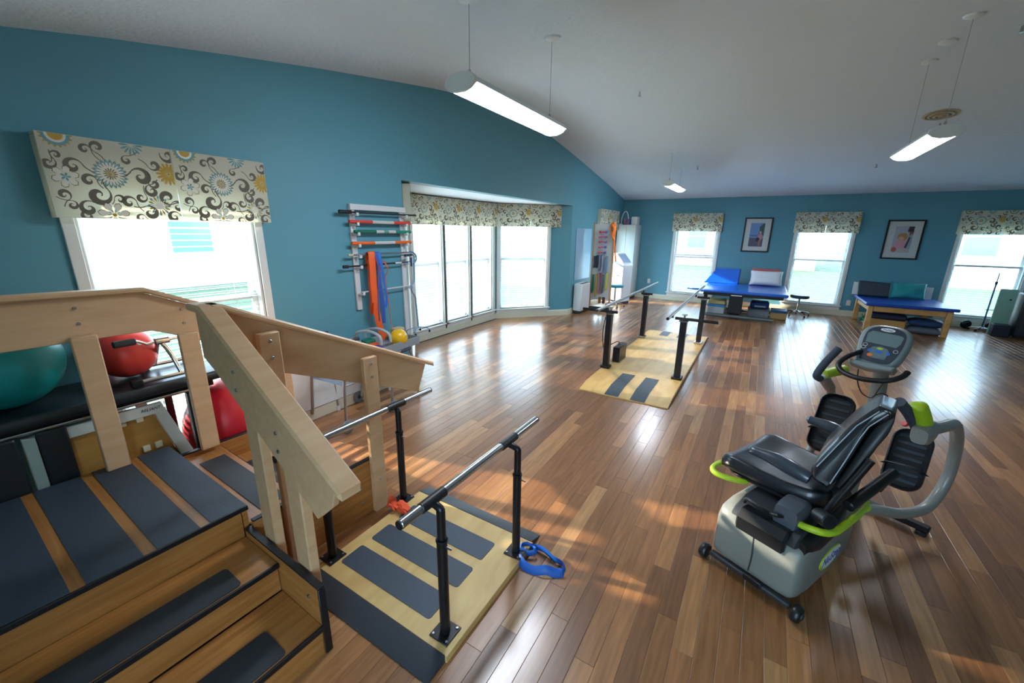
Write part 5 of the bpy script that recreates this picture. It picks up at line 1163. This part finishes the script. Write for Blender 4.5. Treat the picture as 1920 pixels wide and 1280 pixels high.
# ================================================================= PENDANT LIGHTS
M_LAMPW = mat('lamp_white_enamel', 'dfe9ee', .35); M_DIFF = mat('lamp_diffuser', 'ffffff', .4, emit='e6f1ff', es=10.5)
def pendant(label, loc, L=1.25, wd=.225):
    t = thing('pendant_light', label, 'light', loc, 0, 'linear pendant lights'); h = wd/2
    prof = [(-h, .02), (-h*.92, .048), (-h*.6, .07), (0, .078), (h*.6, .07), (h*.92, .048), (h, .02), (h*.8, .018), (-h*.8, .018)]
    bm = new(); prism(bm, prof, -L/2+.02, L/2-.02, 'xz', bev=.003); obj('housing', bm, M_LAMPW, t)
    dif = [(-h*.78, .0175), (-h*.62, -.008), (-h*.3, -.02), (h*.3, -.02), (h*.62, -.008), (h*.78, .0175)]
    bm = new(); prism(bm, dif, -L/2+.022, L/2-.022, 'xz'); obj('diffuser', bm, M_DIFF, t)
    cap = [(-h*1.02, .02), (-h*.95, .052), (-h*.62, .076), (0, .084), (h*.62, .076), (h*.95, .052), (h*1.02, .02), (h*.7, -.008), (h*.3, -.021), (-h*.3, -.021), (-h*.7, -.008)]
    cap = [(x*math.cos(0), z) for x, z in cap]
    for s in (-1, 1):
        a, b = sorted((s*(L/2-.019), s*L/2)); bm = new(); prism(bm, cap, a, b, 'xz', bev=.004); obj('end_cap', bm, M_LAMPW, t)
        y = s*(L/2-.1); zc = ceil_z(loc[1]+y)-loc[2]
        bm = new(); cyl(bm, (0, y, .08), (0, y, zc-.02), .002, 6); obj('cable', bm, M_STEEL, t)
        sl_ = math.degrees(math.atan2(ceil_z(loc[1]+y+.1)-ceil_z(loc[1]+y-.1), .2))
        bm = new(); lathe(bm, [(0, -.03), (.02, -.028), (.06, -.012), (.066, 0), (0, 0)], 22, tr((0, y, zc), (sl_, 0, 0))); obj('canopy', bm, M_LAMPW, t)
        bm = new(); cyl(bm, (0, y, .078), (0, y, .12), .008, 10); obj('cable_grip', bm, M_CHR, t)
    return t
pendant('large lit pendant light hanging over the near parallel bars', (-1.62, 2.68, 2.535))
pendant('lit pendant light hanging at right above the blue-top table', (1.13, 5.55, 2.555))
pendant('small distant lit pendant light near the far left corner', (-1.66, 8.75, 2.60))
for i, (x, y, lab) in enumerate(((1.67, 7.7, 'round cream ceiling vent behind the right pendant light'),)):
    t = thing('ceiling_vent', lab, 'vent', (x, y, ceil_z(y)), 0); M = tr((0, 0, 0), (math.degrees(math.atan2(ceil_z(y+.1)-ceil_z(y-.1), .2)), 0, 0))
    for r0, r1, z in ((.145, .175, -.012), (.10, .125, -.022), (.05, .08, -.03)):
        bm = new(); lathe(bm, [(r0, -.002), (r0, z), (r1, z+.006), (r1, -.002), (r0, -.002)], 30, M); obj('vent_ring', bm, mat('cream_vent', 'b3ab8c', .5), t)
    bm = new(); cyl(bm, (0, 0, -.03), (0, 0, 0), .03, 16, M); obj('vent_hub', bm, MC['cream_vent'], t)
for x, y, lab in ((-1.6, 5.62, 'ceiling sprinkler head right of the large pendant light'), (1.45, 9.7, 'ceiling sprinkler head left of the right pendant light'), (1.55, 5.5, 'ceiling sprinkler head at the top right frame edge'), (1.75, 8.0, 'ceiling sprinkler head beside the round vent'), (-1.35, 9.2, 'ceiling sprinkler head beside the small pendant light')):
    t = thing('sprinkler_head', lab, 'sprinkler', (x, y, ceil_z(y)), 0, 'ceiling sprinkler heads')
    bm = new(); lathe(bm, [(0, -.006), (.03, -.006), (.034, .004), (0, .004)], 18); obj('escutcheon', bm, M_LAMPW, t)
    bm = new(); cyl(bm, (0, 0, -.05), (0, 0, -.006), .010, 10); obj('sprinkler_body', bm, M_CHR, t)
    bm = new(); cyl(bm, (0, 0, -.056), (0, 0, -.051), .02, 12); obj('deflector', bm, M_CHR, t)
t = thing('ceiling_canopy', 'small white ceiling disc between pendant cables at right', 'ceiling fitting', (1.13, 5.60, ceil_z(5.6)))
bm = new(); lathe(bm, [(0, -.03), (.02, -.028), (.06, -.012), (.066, .004), (0, .004)], 22); obj('canopy_disc', bm, M_LAMPW, t)

# ================================================================= OUTSIDE
bm = new(); prism(bm, [(-60, -40), (60, -40), (60, 70), (-60, 70)], -.40, -.30, 'xy')
LW = obj('lawn', bm, mat('grass_green', '2f4222', .9, bump=(3, .5), var=(2, .25)), None, 0); LW['kind'] = 'structure'
def house(label, loc, rz, W, H, D, col, roofc, wins, brick=False):
    """front faces local -y"""
    t = thing('house', label, 'house', loc, rz, 'houses across the lawn')
    m = mat('siding_'+col, col, .7)
    part('house_walls', m, t, bx, -W/2, W/2, 0, D, 0, H, .01)
    bm = new(); prism(bm, [(-.35, H-.02), (D+.35, H-.02), (D/2, H+D*.32)], -W/2-.3, W/2+.3, 'yz'); obj('roof', bm, mat('roof_'+roofc, roofc, .85), t)
    n = int(H/.2)
    if not brick:
        bm = new()
        prism(bm, [(-.018, .02), (-.001, .02), (-.001, .195), (-.003, .195)], -W/2+.01, W/2-.01, 'yz'); bmesh.ops.recalc_face_normals(bm, faces=bm.faces[:]); me = bpy.data.meshes.new('siding_board'); bm.to_mesh(me); bm.free(); me.materials.append(m)
        for k in range(n): link('siding_board', me, None, t, (0, 0, k*.2))
    for x, z, w_, h_ in wins:
        f = part('window', M_TRIM, t, bx, x-w_/2-.07, x+w_/2+.07, -.06, -.02, z-h_/2-.07, z+h_/2+.07, .01)
        part('pane', mat('dusk_glass', '5d86a6', .12), f, bx, x-w_/2, x+w_/2, -.064, -.0605, z-h_/2, z+h_/2, .002)
        part('muntin', M_TRIM, f, bx, x-w_/2, x+w_/2, -.07, -.0645, z-.02, z+.02, .002)
    return t
house('white sided house seen through the right far window', (9.6, 24, -.3), 0, 9, 3.6, 7, 'e2e4e2', '6a6a6e', [(-2.2, 2.1, 1.0, 1.5), (.0, 2.1, 1.0, 1.5), (2.4, 2.1, 1.0, 1.5)])
house('tan brick house seen through the middle far window', (-1.5, 30, -.3), 0, 8.5, 3.4, 7, 'a58a78', '5d5a5c', [(-2.4, 1.9, 1.1, 1.5), (2.6, 1.9, 1.1, 1.5)], True)
house('pale house seen through the near window behind the stairs', (-17, 4, -.3), 90, 12, 3.6, 7, 'd5dbe0', '6a6a70', [(-4, 2.0, 1.2, 1.6), (-1, 2.0, 1.2, 1.6), (2.5, 2.0, 1.2, 1.6)])
